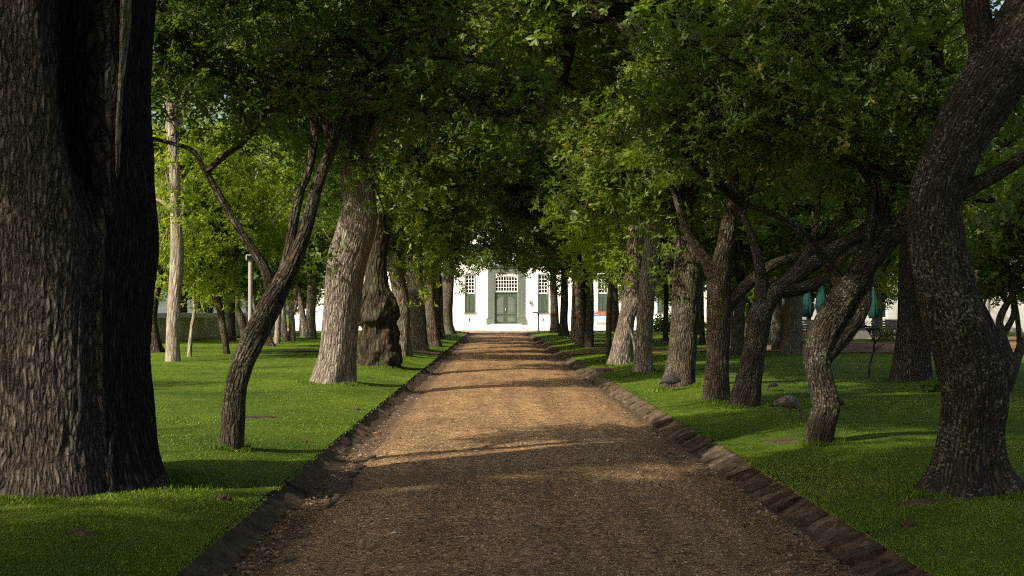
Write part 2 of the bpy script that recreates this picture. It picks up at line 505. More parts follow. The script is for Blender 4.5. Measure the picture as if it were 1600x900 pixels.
# kerbs: one earth bed each, with loose stones as parts
def kerb(side):
    s = -1 if side == 'l' else 1
    xo = XL if side == 'l' else XR
    ys = np.concatenate([np.arange(-25, 2, 1), ylist(2, YEND, 330, 1.6)])
    prof = [(0.10, 0.085), (0.03, 0.085), (-0.02, 0.055), (-0.10, 0.0), (-0.19, -0.04), (-0.30, -0.08)]
    if side == 'l':
        prof = [(0.10, 0.085), (0.03, 0.09), (-0.02, 0.065), (-0.10, 0.01), (-0.19, -0.03), (-0.30, -0.075)]
    V = []
    for y in ys:
        for k, (dx, z) in enumerate(prof):
            n = float(vnoise(np.array([y * 2.2, k * 1.7, s * 3.0]), 5)) * 0.018
            V.append((xo + s * dx + n, y, z + n * 0.7))
    n = len(prof)
    Q = [(j * n + k, j * n + k + 1, (j + 1) * n + k + 1, (j + 1) * n + k) for j in range(len(ys) - 1) for k in range(n - 1)]
    o = link('kerb', quads('kerb_bed', np.array(V), Q, KDIRT, True))
    tag(o, kind='structure')
    # stones
    r = random.Random(3 + s)

    def stone(y, ln, far=False):
        w = 0.24 if side == 'r' else 0.17
        w += r.uniform(-.05, .04)
        z1 = 0.070 + r.uniform(-.010, .010); z0 = -0.03 + r.uniform(-.012, .015) if side == 'r' else -0.045 + r.uniform(-.01, .02)
        x1 = xo + s * (0.02 + r.uniform(-.02, .015)); x0 = x1 - s * w
        sk = r.uniform(-.05, .05); tz0 = r.uniform(-.02, .016); tzb = r.uniform(-.035, .035)
        nu, nv = (5, 3)
        vs = []
        for u in range(nu):
            for v in range(nv):
                a = u / (nu - 1); bb = v / (nv - 1)
                x = x1 + (x0 - x1) * a
                z = z1 + (z0 - z1) * (a ** (1.1 if side == 'r' else 0.9))
                yy = y + (bb - .5) * ln + sk * a
                lift = 0.006 * (1 - abs(bb - .5)) + 0.006 + tz0 + tzb * (bb - .5)
                if u in (0, nu - 1): lift -= 0.008
                vs.append((x + r.uniform(-.008, .008), yy + r.uniform(-.006, .006), z + lift + r.uniform(-.007, .007)))
        top = len(vs)
        vs += [(vx, vy, vz - 0.07) for vx, vy, vz in vs]
        q = []
        for u in range(nu - 1):
            for v in range(nv - 1):
                q.append((u * nv + v, (u + 1) * nv + v, (u + 1) * nv + v + 1, u * nv + v + 1))
        ring = [v for v in range(nv)] + [(u * nv + nv - 1) for u in range(1, nu)] + [((nu - 1) * nv + v) for v in range(nv - 2, -1, -1)] + [u * nv for u in range(nu - 2, 0, -1)]
        for a, b_ in zip(ring, ring[1:] + ring[:1]):
            q.append((a, b_, b_ + top, a + top))
        return vs, q
    y = 3.2
    while y < 17:
        ln = r.uniform(.10, .27) if side == 'r' else r.uniform(.10, .24)
        if r.random() > 0.08:
            vs, q = stone(y + ln / 2, ln * r.uniform(.68, .9))
            link('kerb_stone', quads('kerb_stone', np.array(vs), q, KSTONE, False), o)
        y += ln
    FV, FQ, off = [], [], 0
    while y < YEND - 0.3:
        ln = r.uniform(.16, .3)
        if r.random() > .25:
            vs, q = stone(y + ln / 2, ln * .86)
            FV += vs; FQ += [tuple(i + off for i in t) for t in q]; off += len(vs)
        y += ln
    f = link('kerb_stones_beyond', quads('kerb_far', np.array(FV), FQ, KSTONE), o)
    f['kind'] = 'stuff'
    if side == 'l':
        y = 3.8
        while y < 14:
            ln = r.uniform(.16, .34)
            if r.random() > .42:
                x = XL + 0.46 + r.uniform(-.03, .03) + 0.02 * math.sin(y * 2)
                w = r.uniform(.035, .07)
                vs = []
                for k in range(8):
                    a = k / 8 * 2 * math.pi
                    q_ = (abs(math.cos(a)) ** .6 * math.copysign(1, math.cos(a)), abs(math.sin(a)) ** .6 * math.copysign(1, math.sin(a)))
                    vs.append((x + q_[0] * w * r.uniform(.85, 1.1), y + ln / 2 + q_[1] * ln * .42 * r.uniform(.9, 1.05), -0.07))
                vs += [((vx - x) * .75 + x, (vy - y - ln / 2) * .9 + y + ln / 2, r.uniform(-.022, .0)) for vx, vy, _ in vs]
                fq = [(k, (k + 1) % 8, (k + 1) % 8 + 8, k + 8) for k in range(8)]
                me = bpy.data.meshes.new('edging'); me.from_pydata(vs, [], fq + [tuple(range(8, 16))]); me.materials.append(KSTONE)
                link('edging_stone', me, o)
            y += ln
    return o


kerb('l'); kerb('r')


# grass blades, pebbles, litter -------------------------------------------------
def blades(n, side, seed, y0=3.4, y1=48):
    g_ = np.random.default_rng(seed)
    u = g_.random(n)
    y = 1 / (1 / y0 - u * (1 / y0 - 1 / y1))          # denser near the viewer
    half = (y + 1.0) * 0.44
    if side == 'l':
        x = XL + 0.05 - g_.random(n) * np.clip(half - 1.2, 0.3, 16)
    else:
        x = XR - 0.05 + g_.random(n) * np.clip(half * 1.0 - 2.0, 0.3, 18)
    bare = vnoise(np.stack([x * 1.1, y * 1.1, 0 * x], -1), 21) + .6 * vnoise(np.stack([x * 3.1, y * 3.1, 0 * x], -1), 22)
    kk = ~((bare > .62) & (g_.random(n) < .8))
    x, y = x[kk], y[kk]; n = len(x)
    h = (0.010 + 0.012 * g_.random(n)) * (0.8 + 0.35 * vnoise(np.stack([x * 1.5, y * 1.5, 0 * x], -1), 4))
    w = 0.0022 + 0.00036 * y
    z = lawnz(x, y) - 0.004
    a = g_.random(n) * 2 * np.pi
    lean = g_.normal(0, 0.5, (n, 2)) * h[:, None]
    B = np.stack([x, y, z], -1)
    dx = np.stack([np.cos(a) * w, np.sin(a) * w, 0 * a], -1)
    T = B + np.concatenate([lean, h[:, None]], 1)
    V = np.stack([B - dx, B + dx, T], 1).reshape(-1, 3)
    t = np.clip(g_.normal(0.5, 0.15, n) + 0.34 * vnoise(np.stack([x * .8, y * .8, 0 * x], -1), 9) + 0.25 * vnoise(np.stack([x * .22, y * .5, 0 * x], -1), 12), 0, 0.97)
    t[g_.random(n) < 0.006] = 1.0
    o = link('grass', quads('grass', V, np.arange(3 * n).reshape(-1, 3), BLADE, False, {'tint': np.repeat(t, 3)}))
    return tag(o, kind='stuff')


tag(blades(230000, 'l', 1), 'short mown green grass blades on the lawn left of the drive')
tag(blades(230000, 'r', 2), 'short mown green grass blades on the lawn right of the drive')


def pebbles(n, seed):
    g_ = np.random.default_rng(seed)
    u = g_.random(n); y0, y1 = 3.4, 17.0
    y = 1 / (1 / y0 - u * (1 / y0 - 1 / y1))
    x = XL + 0.25 + g_.random(n) * (XR - XL - 0.5)
    # gathered at the right of the wheel track and at the sides
    dens = 0.45 + 0.4 * vnoise(np.stack([x * 2.2, y * .8, 0 * x], -1), 11) + 0.35 * sstep((x - 0.6) / 1.0)
    k = g_.random(n) < dens
    x, y = x[k], y[k]; n = len(x)
    s = g_.lognormal(-5.15, 0.38, n) * (0.8 + 0.03 * y); s = np.clip(s, .003, .014)
    base = np.array([[1, 0, 0], [0, 1, 0], [-1, 0, 0], [0, -1, 0], [0, 0, .8]], float)
    a = g_.random(n) * 6.28
    ca, sa = np.cos(a), np.sin(a)
    asp = g_.uniform(.5, 1, n)
    B = base[None] * np.stack([s, s * asp, s * g_.uniform(.4, .9, n)], -1)[:, None, :]
    B = B + g_.normal(0, .15, B.shape) * s[:, None, None]
    X = B[..., 0] * ca[:, None] - B[..., 1] * sa[:, None] + x[:, None]
    Yy = B[..., 0] * sa[:, None] + B[..., 1] * ca[:, None] + y[:, None]
    Z = B[..., 2] + pathz(x, y)[:, None] + 0.001
    V = np.stack([X, Yy, Z], -1).reshape(-1, 3)
    f = np.array([[0, 1, 4], [1, 2, 4], [2, 3, 4], [3, 0, 4]])
    Q = (f[None] + 5 * np.arange(n)[:, None, None]).reshape(-1, 3)
    t = np.clip(g_.normal(.5, .25, n), 0, .95); t[g_.random(n) < .03] = 1
    o = link('gravel', quads('gravel', V, Q, PEB, False, {'tint': np.repeat(t, 5)}))
    return tag(o, 'loose brown and buff pebbles strewn over the gravel drive', kind='stuff')


pebbles(150000, 5)

# oak leaf outline, lobed; u along, v across
LOBED = [(0, 0), (.22, .10), (.30, .26), (.42, .14), (.55, .34), (.68, .17), (.80, .26), (1.0, 0)]


def leaf_template(kind):
    if kind == 'lobed':
        up = LOBED
        V = [(u, 0, 0) for u in (0, 1)]
        top = [(u, v, 0.10 * v) for u, v in up[1:-1]]
        bot = [(u, -v, 0.10 * v) for u, v in up[1:-1]]
        V = [(0, 0, 0)] + top + [(1, 0, -0.06)] + bot[::-1]
        n = len(V)
        # fans either side of the midrib via midrib point
        V.append((.42, 0, .0)); V.append((.68, 0, -.01))
        m1, m2 = n, n + 1
        T = []
        top_i = list(range(1, 7)); tip = 7; bot_i = list(range(13, 7, -1))  # bot_i matches u order
        for s_i in (top_i, bot_i):
            a, b_, c, d, e, f_ = s_i
            T += [(0, a, b_), (0, b_, c), (0, c, m1), (m1, c, d), (m1, d, m2), (m2, d, e), (m2, e, f_), (m2, f_, tip)]
        # drop to polygons: keep triangles few
        T = [(0, 1, 2, 3, m1), (m1, 3, 4, 5, m2), (m2, 5, 6, 7),
             (0, m1, bot_i[2], bot_i[1], bot_i[0]), (m1, m2, bot_i[4], bot_i[3], bot_i[2]), (m2, 7, bot_i[5], bot_i[4])]
        return np.array(V, float), T
    if kind == 'oak':
        V = [(0, 0, 0), (.30, .17, .03), (.44, .08, .01), (.66, .24, .05), (1, 0, -.05), (.62, -.22, .05), (.46, -.09, .01), (.26, -.15, .03)]
        return np.array(V, float), [(0, 1, 2, 3, 4), (0, 4, 5, 6, 7)]
    if kind == 'mid':
        V = [(0, 0, 0), (.35, .17, .05), (.7, .22, .05), (1, 0, -.04), (.7, -.22, .05), (.35, -.17, .05)]
        return np.array(V, float), [(0, 1, 2, 3), (0, 3, 4, 5)]
    V = [(0, 0, 0), (.6, .26, .04), (1, 0, -.04), (.6, -.26, .04)]
    return np.array(V, float), [(0, 1, 2, 3)]


def leaves_arrays(C, N, S, kind, g_, rosette=0):
    """C centres, N normals, S sizes -> V, loops, sizes"""
    T, polys = leaf_template(kind)
    n = len(C)
    N = N / np.linalg.norm(N, axis=1, keepdims=True)
    a = g_.normal(size=(n, 3))
    if rosette:
        # leaves radiate in tufts round the end of a twig
        idx = (np.arange(n) // rosette) * rosette
        ax = N[idx]; C = C[idx] + g_.normal(0, .006, (n, 3))
        u0 = np.cross(ax, a[idx]); u0 /= np.linalg.norm(u0, axis=1, keepdims=True); v0 = np.cross(ax, u0)
        ph = (np.arange(n) % rosette) * 2 * np.pi / rosette + g_.normal(0, .35, n)
        U = u0 * np.cos(ph)[:, None] + v0 * np.sin(ph)[:, None] + ax * g_.normal(.15, .35, n)[:, None]
        U /= np.linalg.norm(U, axis=1, keepdims=True)
        N = ax + g_.normal(0, .35, (n, 3)); N -= U * (N * U).sum(1, keepdims=True); N /= np.linalg.norm(N, axis=1, keepdims=True)
    else:
        U = np.cross(N, a); U /= np.linalg.norm(U, axis=1, keepdims=True)
    W = np.cross(N, U)
    L = T[None] * S[:, None, None]
    V = C[:, None, :] + L[..., 0:1] * U[:, None, :] + L[..., 1:2] * W[:, None, :] + L[..., 2:3] * N[:, None, :]
    k = len(T)
    pl = np.concatenate([np.array(p) for p in polys])
    ps = np.array([len(p) for p in polys])
    loops = (pl[None] + k * np.arange(n)[:, None]).ravel()
    sizes = np.tile(ps, n)
    return V.reshape(-1, 3), loops, sizes, k


def litter():
    g_ = np.random.default_rng(9)
    X, Y = [], []
    for n, fx in ((4200, lambda n: XL + .12 + np.abs(g_.normal(.12, .13, n))), (3000, lambda n: XR - .3 - np.abs(g_.normal(.1, .14, n))),
                  (3500, lambda n: g_.uniform(XL + .3, XR - .3, n)), (26000, lambda n: XR - .35 - np.abs(g_.normal(0, .9, n)) % 3.2)):
        u = g_.random(n); y = 1 / (1 / 3.4 - u * (1 / 3.4 - 1 / 45)); x = fx(n)
        X.append(x); Y.append(y)
    x = np.concatenate(X); y = np.concatenate(Y)
    z = pathz(x, y) + 0.012
    n2 = 6000
    u = g_.random(n2); y2 = 1 / (1 / 3.6 - u * (1 / 3.6 - 1 / 45)); sgn = g_.random(n2) < .5
    x2 = np.where(sgn, XL - .2 - g_.random(n2) * y2 * .35, XR + .2 + g_.random(n2) * y2 * .35)
    z2 = lawnz(x2, y2) + 0.03
    x = np.concatenate([x, x2]); y = np.concatenate([y, y2]); z = np.concatenate([z, z2])
    n = len(x)
    N = g_.normal(0, .35, (n, 3)); N[:, 2] = 1
    S = g_.uniform(.022, .06, n); S[10700:] *= .34
    V, l, s, k = leaves_arrays(np.stack([x, y, z], -1), N, S, 'mid', g_)
    t = np.clip(g_.normal(.5, .25, n), 0, 1)
    o = link('leaf_litter', np_mesh('litter', V, l, s, LITTER, False, {'tint': np.repeat(t, k)}))
    tag(o, 'dry brown fallen oak leaves in the gutters and on the grass', kind='stuff')


litter()


# ------------------------------------------------------------------ trees
def catmull(pts, m):
    pts = np.asarray(pts, float)
    if len(pts) == 2:
        t = np.linspace(0, 1, m)[:, None]
        return pts[0] * (1 - t) + pts[1] * t
    p = np.vstack([2 * pts[0] - pts[1], pts, 2 * pts[-1] - pts[-2]])
    out = []
    nseg = len(pts) - 1
    for k in range(m):
        s = k / (m - 1) * nseg
        i = min(int(s), nseg - 1); t = s - i
        a, b, c, d = p[i], p[i + 1], p[i + 2], p[i + 3]
        out.append(0.5 * ((2 * b) + (c - a) * t + (2 * a - 5 * b + 4 * c - d) * t * t + (3 * b - a - 3 * c + d) * t ** 3))
    return np.array(out)


def tube(pts4, nring, nseg, seed=0, lump=0.05, flare=0.0, flare_h=0.35, roots=5, rmod=None, ridge=0.0, rfreq=24, close=True, ground=None, voff=0.0):
    """pts4: rows of x,y,z,r.  Returns V, Q, bark"""
    c = catmull(pts4, nring)
    ctr, R = c[:, :3], np.maximum(c[:, 3], 0.004)
    T = np.gradient(ctr, axis=0); T /= np.linalg.norm(T, axis=1, keepdims=True)
    e1 = np.array([1.0, 0, 0]) - T[0] * T[0][0]
    if np.linalg.norm(e1) < .2: e1 = np.array([0, 1.0, 0]) - T[0] * T[0][1]
    e1 /= np.linalg.norm(e1)
    E1, E2 = [], []
    for t in T:
        e1 = e1 - t * np.dot(e1, t); e1 /= np.linalg.norm(e1)
        E1.append(e1); E2.append(np.cross(t, e1))
    E1 = np.array(E1); E2 = np.array(E2)
    th = np.linspace(0, 2 * np.pi, nseg, endpoint=False)
    L = np.concatenate([[0], np.cumsum(np.linalg.norm(np.diff(ctr, axis=0), axis=1))]) + voff
    TH, LL = np.meshgrid(th, L)
    RR = np.repeat(R[:, None], nseg, 1)
    cs, sn = np.cos(TH), np.sin(TH)
    bark = np.stack([cs * RR, sn * RR, LL], -1)
    m = 1 + lump * (vnoise(np.stack([cs * 1.3 + seed, sn * 1.3, LL * 1.1], -1), seed) + 0.5 * vnoise(np.stack([cs * 2.9, sn * 2.9 + seed, LL * 3.2], -1), seed + 1)
                    + 0.4 * vnoise(np.stack([cs * 1.5 + 3, sn * 1.5 + seed, LL * 0.25], -1), seed + 2))
    if flare:
        gz = ctr[0, 2] if ground is None else ground
        h = np.maximum(ctr[:, 2:3] - gz, 0)
        f = flare * np.exp(-h / flare_h)
        ph = seed * 1.7
        m = m * (1 + f * (1 + 0.40 * np.cos(roots * TH + ph) + 0.25 * np.cos((roots - 2) * TH + 2.1 * ph)))
    if rmod is not None:
        m = m * rmod(TH, ctr[:, 2:3] + 0 * TH)
    RR = RR * m
    if ridge:
        q = np.stack([cs * R[:, None] * rfreq, sn * R[:, None] * rfreq, LL * rfreq * .12], -1)
        q = q + 0.8 * vnoise(np.stack([cs * 3, sn * 3, LL * 5], -1), seed + 7)[..., None]
        n = vnoise(q, seed + 5)
        RR = RR + ridge * (1 - 2 * np.abs(n)) * 0.7 + ridge * .5 * vnoise(q * np.array([2.2, 2.2, 1.6]), seed + 6)
    V = ctr[:, None, :] + E1[:, None, :] * (RR * cs)[..., None] + E2[:, None, :] * (RR * sn)[..., None]
    V = V.reshape(-1, 3)
    i = np.arange(nring - 1)[:, None] * nseg; j = np.arange(nseg)[None]; j2 = (j + 1) % nseg
    Q = np.stack([i + j, i + j2, i + nseg + j2, i + nseg + j], -1).reshape(-1, 4)
    bark = bark.reshape(-1, 3)
    return V, Q, bark


def tube_obj(name, parent, pts4, nring, nseg, mat, **kw):
    V, Q, bk = tube(pts4, nring, nseg, **kw)
    loc = np.array(parent.location) if parent is not None else np.zeros(3)
    V = V - loc
    n = len(V)
    V = np.vstack([V, V[-nseg:].mean(0)])
    bk = np.vstack([bk, bk[-1]])
    cap = [(n - nseg + k, n - nseg + (k + 1) % nseg, n) for k in range(nseg)]
    loops = np.concatenate([Q.ravel(), np.array(cap).ravel()])
    sizes = np.concatenate([np.full(len(Q), 4), np.full(len(cap), 3)])
    o = link(name, np_mesh(name, V, loops, sizes, mat, True, {'bark': bk}), parent)
    return o


def grow(seed, starts, center, radii, n1=9, n2=6, n3=4, sprays=2.2, per=34, leaf=0.11, kind='mid', r0=0.09, zmin=None, spread=0.28, accept=None, flat=0.0, thin=1.0):
    """branch tubes and leaves of one crown. starts: list of (point, direction)"""
    g_ = np.random.default_rng(seed)
    center = np.array(center, float); radii = np.array(radii, float)
    BV, BQ, BB, off = [], [], [], 0
    SP = []

    def add(pts4, nr, ns, sd):
        nonlocal off
        V, Q, b = tube(pts4, nr, ns, seed=sd, lump=0.08)
        BV.append(V); BQ.append(Q + off); BB.append(b); off += len(V)

    def ok(p):
        if zmin is not None and p[2] < zmin: return False
        return accept is None or accept(p)

    for i in range(n1):
        sp, sd = starts[i % len(starts)]
        sp = np.array(sp, float); sd = np.array(sd, float)
        for _ in range(12):
            d = g_.normal(size=3); d /= np.linalg.norm(d)
            e = center + d * radii * g_.uniform(.35, .75)
            if np.dot(e - sp, sd) > -0.3 and ok(e): break
        ln = np.linalg.norm(e - sp)
        mid = sp + sd * ln * .35 + (e - sp) * .25 + g_.normal(0, .06, 3) * ln
        mid2 = (mid + e) / 2 + g_.normal(0, .07, 3) * ln
        rr = r0 * g_.uniform(.6, 1.1)
        add([(*sp, rr * 1.25), (*mid, rr * .8), (*mid2, rr * .5), (*e, rr * .22)], 11, 7, int(seed + i))
        c1 = catmull([sp, mid, mid2, e], 12)
        for j in range(n2):
            t = g_.uniform(.35, 1); b0 = c1[int(t * 11)]
            for _ in range(8):
                d = g_.normal(size=3); d /= np.linalg.norm(d); d[2] *= .7
                e2 = b0 + d * g_.uniform(.25, .5) * radii.mean()
                q = (e2 - center) / radii
                if np.dot(q, q) < 1.05 and ok(e2): break
            else:
                continue
            m2 = (b0 + e2) / 2 + g_.normal(0, .12, 3) * np.linalg.norm(e2 - b0)
            add([(*b0, rr * .38), (*m2, rr * .22), (*e2, rr * .09)], 7, 5, int(seed + j + 50))
            c2 = catmull([b0, m2, e2], 8)
            for k in range(n3):
                b1 = c2[g_.integers(2, 8)]
                d = g_.normal(size=3); d /= np.linalg.norm(d)
                e3 = b1 + d * g_.uniform(.10, .24) * radii.mean()
                if not ok(e3): continue
                m3 = (b1 + e3) / 2 + g_.normal(0, .08, 3)
                add([(*b1, rr * .13), (*m3, rr * .09), (*e3, rr * .035)], 4, 4, int(seed + k))
                nsp = int(sprays) + (g_.random() < sprays % 1)
                for s in range(nsp):
                    SP.append(b1 + (e3 - b1) * g_.uniform(.4, 1.15) + g_.normal(0, .1, 3))
    SP = np.array(SP)
    if len(SP) and zmin is not None:
        SP = SP[SP[:, 2] > zmin]
    ns = len(SP)
    # leaves: flattened tufts
    cnt = ns * per
    sc = np.repeat(SP, per, 0)
    tilt = np.repeat(g_.normal(0, .35, (ns, 3)) + np.array([0, 0, 1.0]), per, 0)
    off3 = g_.normal(0, 1, (cnt, 3)) * spread
    tn = tilt / np.linalg.norm(tilt, axis=1, keepdims=True)
    off3 -= tn * (off3 * tn).sum(1, keepdims=True) * .68
    Cn = sc + off3
    N = tn * 0.9 + g_.normal(0, .75, (cnt, 3))
    S = leaf * g_.uniform(.6, 1.25, cnt)
    tint = np.clip(np.repeat(g_.normal(.45, .20, ns), per) + g_.normal(0, .12, cnt), 0, .96)
    yl_ = np.repeat(g_.random(ns) < .03, per)
    tint = np.where(yl_ & (g_.random(cnt) < .6), 1.0, tint)
    V, l, s, k = leaves_arrays(Cn, N, S, kind, g_, 6)
    leaf_data = (V, l, s, np.repeat(tint, k))
    return (np.vstack(BV), np.vstack(BQ), np.vstack(BB)), leaf_data


def crown_objs(parent, bd, ld, bmat, lmat, share=None):
    loc = np.array(parent.location)
    b = link('branchwork', quads('branchwork', bd[0] - loc, bd[1], bmat, True, {'bark': bd[2]}), parent)
    c = link('crown', np_mesh('crown', ld[0] - loc, ld[1], ld[2], lmat, False, {'tint': ld[3]}), parent)
    return b, c


# shared crowns for the trees farther off: local origin is the top of the trunk
VAR = []
for vi in range(5):
    bd, ld = grow(100 + vi * 17, [((0, 0, -0.15), (0, 0, 1))], (0, 0, 2.3), (3.6, 3.6, 2.9), n1=13, n2=8, n3=5, sprays=2.0, per=30,
                  leaf=0.15, kind='mid' if vi < 2 else 'far', r0=0.13, zmin=-0.5, spread=0.21)
    VAR.append((quads('branchwork', bd[0], bd[1], BARK_DARK, True, {'bark': bd[2]}),
                {}, ld))


def crown_mesh(vi, lmat):
    d = VAR[vi][1]
    if lmat.name not in d:
        ld = VAR[vi][2]
        d[lmat.name] = np_mesh('crown', ld[0], ld[1], ld[2], lmat, False, {'tint': ld[3]})
    return d[lmat.name]


def shared_crown(root, top, vi, scale, rz, lmat, squash=1.0):
    for nm, me in (('branchwork', VAR[vi][0]), ('crown', crown_mesh(vi, lmat))):
        o = link(nm, me, root)
        o.location = Vector(top) - root.location
        o.rotation_euler = (0, 0, rz)
        o.scale = (scale, scale, scale * squash)
    return o


def measured(pts, d, dys=None):
    out = []
    for q in pts:
        dy = q[3] if len(q) > 3 else 0
        p = P(q[0], q[1], d + dy)
        out.append((p.x, p.y, p.z, q[2] / 2 / F * (d + dy)))
    return out


class T:
    pass


def row_tree(label, pts, bark, limbs=(), flare=0.35, nseg=40, nring=40, seed=1, lump=.06, rmod=None, ridge=0.0, rfreq=24, group=None, top_extra=None,
             var=None, vscale=1.0, lmat=LEAF, name='oak_tree', squash=1.0, roots=5, flare_h=.3, cat='tree'):
    """pts: (px, py, width px[, depth offset]) from the foot upwards, as measured in the photograph"""
    f = G(pts[0][0], pts[0][1])
    rad = pts[0][2] / 2 / F * f.y
    d = f.y + rad * .8
    m = measured(pts, d)
    root = empty(name, (m[0][0], m[0][1], m[0][2]), 0, label, cat, group)
    gz = m[0][2]
    body = [(m[0][0], m[0][1], gz - 0.25, m[0][3])] + m
    if top_extra:
        body += top_extra(m)
    tube_obj('trunk', root, body, nring, nseg, bark, seed=seed, lump=lump, flare=flare, flare_h=flare_h, roots=roots, rmod=rmod, ridge=ridge, rfreq=rfreq, ground=gz)
    tips = []
    for lb in limbs:
        lm = measured(lb, d)
        lm[0] = (*lm[0][:3], lm[0][3] * 1.1)
        tube_obj('limb', root, lm, max(14, len(lm) * 5), 18, bark, seed=seed + 3, lump=lump, ridge=ridge * .5)
        a, b = np.array(lm[-1][:3]), np.array(lm[-2][:3])
        tips.append((a - (a - b) * .05, (a - b) / np.linalg.norm(a - b)))
    a, b = np.array(body[-1][:3]), np.array(body[-2][:3])
    tips.insert(0, (a - (a - b) * .03, (a - b) / np.linalg.norm(a - b)))
    t = T(); t.root = root; t.tips = tips; t.d = d; t.top = tips[0][0]; t.bark = bark
    if var is not None:
        shared_crown(root, tips[0][0], var, vscale, seed * 1.3, lmat, squash)
    return t


def shoots(t, spots, lmat=LEAF, leaf=.12, per=30, kind='mid', seed=5):
    """sprays that hang lower than the rest of the crown: (px, py, radius m[, depth offset])"""
    g_ = np.random.default_rng(seed)
    C, Tn = [], []
    BV, BQ, BB, off = [], [], [], 0
    for s in spots:
        d = t.d + (s[3] if len(s) > 3 else 0)
        c = np.array(P(s[0], s[1], d)); r = s[2]
        start = np.array(t.top)
        for k in range(3):
            e = c + g_.normal(0, .4, 3) * r
            st = c + (start - c) / np.linalg.norm(start - c) * min(r * 1.6, np.linalg.norm(start - c)) + g_.normal(0, .1, 3)
            V, Q, b = tube([(*st, .022), (*((st + e) / 2 + g_.normal(0, .12, 3) * r), .014), (*e, .004)], 6, 4, seed=k)
            BV.append(V); BQ.append(Q + off); BB.append(b); off += len(V)
        n = max(4, int(44 * r * r))
        q = g_.normal(0, 1, (n, 3)); q /= np.linalg.norm(q, axis=1, keepdims=True); q *= (g_.random((n, 1)) ** .4) * r
        q[:, 2] *= .75
        C.append(c + q)
    C = np.vstack(C); ns = len(C); cnt = ns * per
    Cn = np.repeat(C, per, 0) + g_.normal(0, .17, (cnt, 3))
    N = np.array([0, 0, 1.0]) * .8 + np.repeat(g_.normal(0, .4, (ns, 3)), per, 0) + g_.normal(0, .7, (cnt, 3))
    V, l, s, k = leaves_arrays(Cn, N, leaf * g_.uniform(.6, 1.25, cnt), kind, g_, 5)
    ti = np.clip(np.repeat(g_.normal(.5, .2, ns), per) + g_.normal(0, .12, cnt), 0, .96)
    loc = np.array(t.root.location)
    fo = link('foliage', np_mesh('shoot', V - loc, l, s, lmat, False, {'tint': np.repeat(ti, k)}), t.root)
    fo['kind'] = 'stuff'
    tw = link('branchwork', quads('twigs', np.vstack(BV) - loc, np.vstack(BQ), t.bark, True, {'bark': np.vstack(BB)}), t.root)
    tw['kind'] = 'stuff'


# ---- L1: the giant trunk at the near left
def giant_mod(th, z):
    a = np.arctan2(np.sin(th), np.cos(th))
    top = sstep((z - 0.6) / 2.6)
    cen = np.radians(-50 - 8 * sstep((z - 2.0) / 1.8)); w = np.radians(5 + 11 * sstep((z - 1.7) / 1.8))
    dep = .07 + .55 * sstep((z - 1.9) / 0.9)
    m = 1 - dep * np.exp(-((a - cen) / w) ** 4)
    m = m * (1 + .05 * np.exp(-((a - np.radians(-5)) / .5) ** 2 - ((z - 2.05) / .28) ** 2))
    m = m * (1 - .04 * np.exp(-((a - np.radians(-5)) / .7) ** 2 - ((z - 1.35) / .4) ** 2))
    m = m * (1 + .10 * np.exp(-((a - np.radians(-118)) / .35) ** 2 - ((z - 3.1) / .5) ** 2))
    return m


L1 = row_tree('giant dark furrowed trunk at the near left edge with a black hollow split', [
    (92, 772, 296), (90, 700, 286), (88, 600, 284), (88, 500, 286), (88, 370, 294), (87, 250, 292), (86, 100, 292), (84, -60, 300)],
    BARK_OLD, flare=.15, nseg=500, nring=230, seed=4, lump=.035, rmod=giant_mod, ridge=.009, rfreq=36, roots=6, flare_h=.35,
    top_extra=lambda m: [(m[-1][0] - .1, m[-1][1] + .1, 5.6, .6), (m[-1][0] - .2, m[-1][1] + .2, 6.6, .35)])
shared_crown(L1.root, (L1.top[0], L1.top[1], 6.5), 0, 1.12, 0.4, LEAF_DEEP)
# shade of the lobe and hollow painted in as near-black bark
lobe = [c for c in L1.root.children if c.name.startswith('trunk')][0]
SHADE_BARK = bark_mat('shaded_bark', (0.05, 0.042, 0.035), (0.015, 0.013, 0.012), (0.07, 0.055, 0.043), 38, depth=0.05, stretch=0.13)
lobe.data.materials.append(SHADE_BARK)
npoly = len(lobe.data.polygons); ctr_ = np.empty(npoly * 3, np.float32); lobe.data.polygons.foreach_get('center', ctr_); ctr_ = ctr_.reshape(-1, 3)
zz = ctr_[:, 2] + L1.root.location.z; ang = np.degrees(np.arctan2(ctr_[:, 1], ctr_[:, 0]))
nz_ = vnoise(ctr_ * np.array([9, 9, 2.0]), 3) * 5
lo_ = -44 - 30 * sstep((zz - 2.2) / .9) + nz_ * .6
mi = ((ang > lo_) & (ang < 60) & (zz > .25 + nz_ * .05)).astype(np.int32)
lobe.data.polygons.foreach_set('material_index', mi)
# torn pale strip of dead wood along the lip of the hollow
sp_ = []
for (px, py, w, dd) in ((196, -20, 11, -.43), (194, 60, 10, -.43), (190, 130, 8, -.43), (186, 200, 6, -.43), (183, 260, 4, -.42), (180, 310, 3, -.36)):
    p = P(px, py, L1.d + dd); sp_.append((p.x, p.y, p.z, w / 2 / F * L1.d))
strip = tube_obj('torn_bark_strip', L1.root, sp_, 60, 12, BARK_GREY, seed=9, lump=.5, ridge=.012)
strip['label'] = 'pale torn strip of dead wood along the hollow'

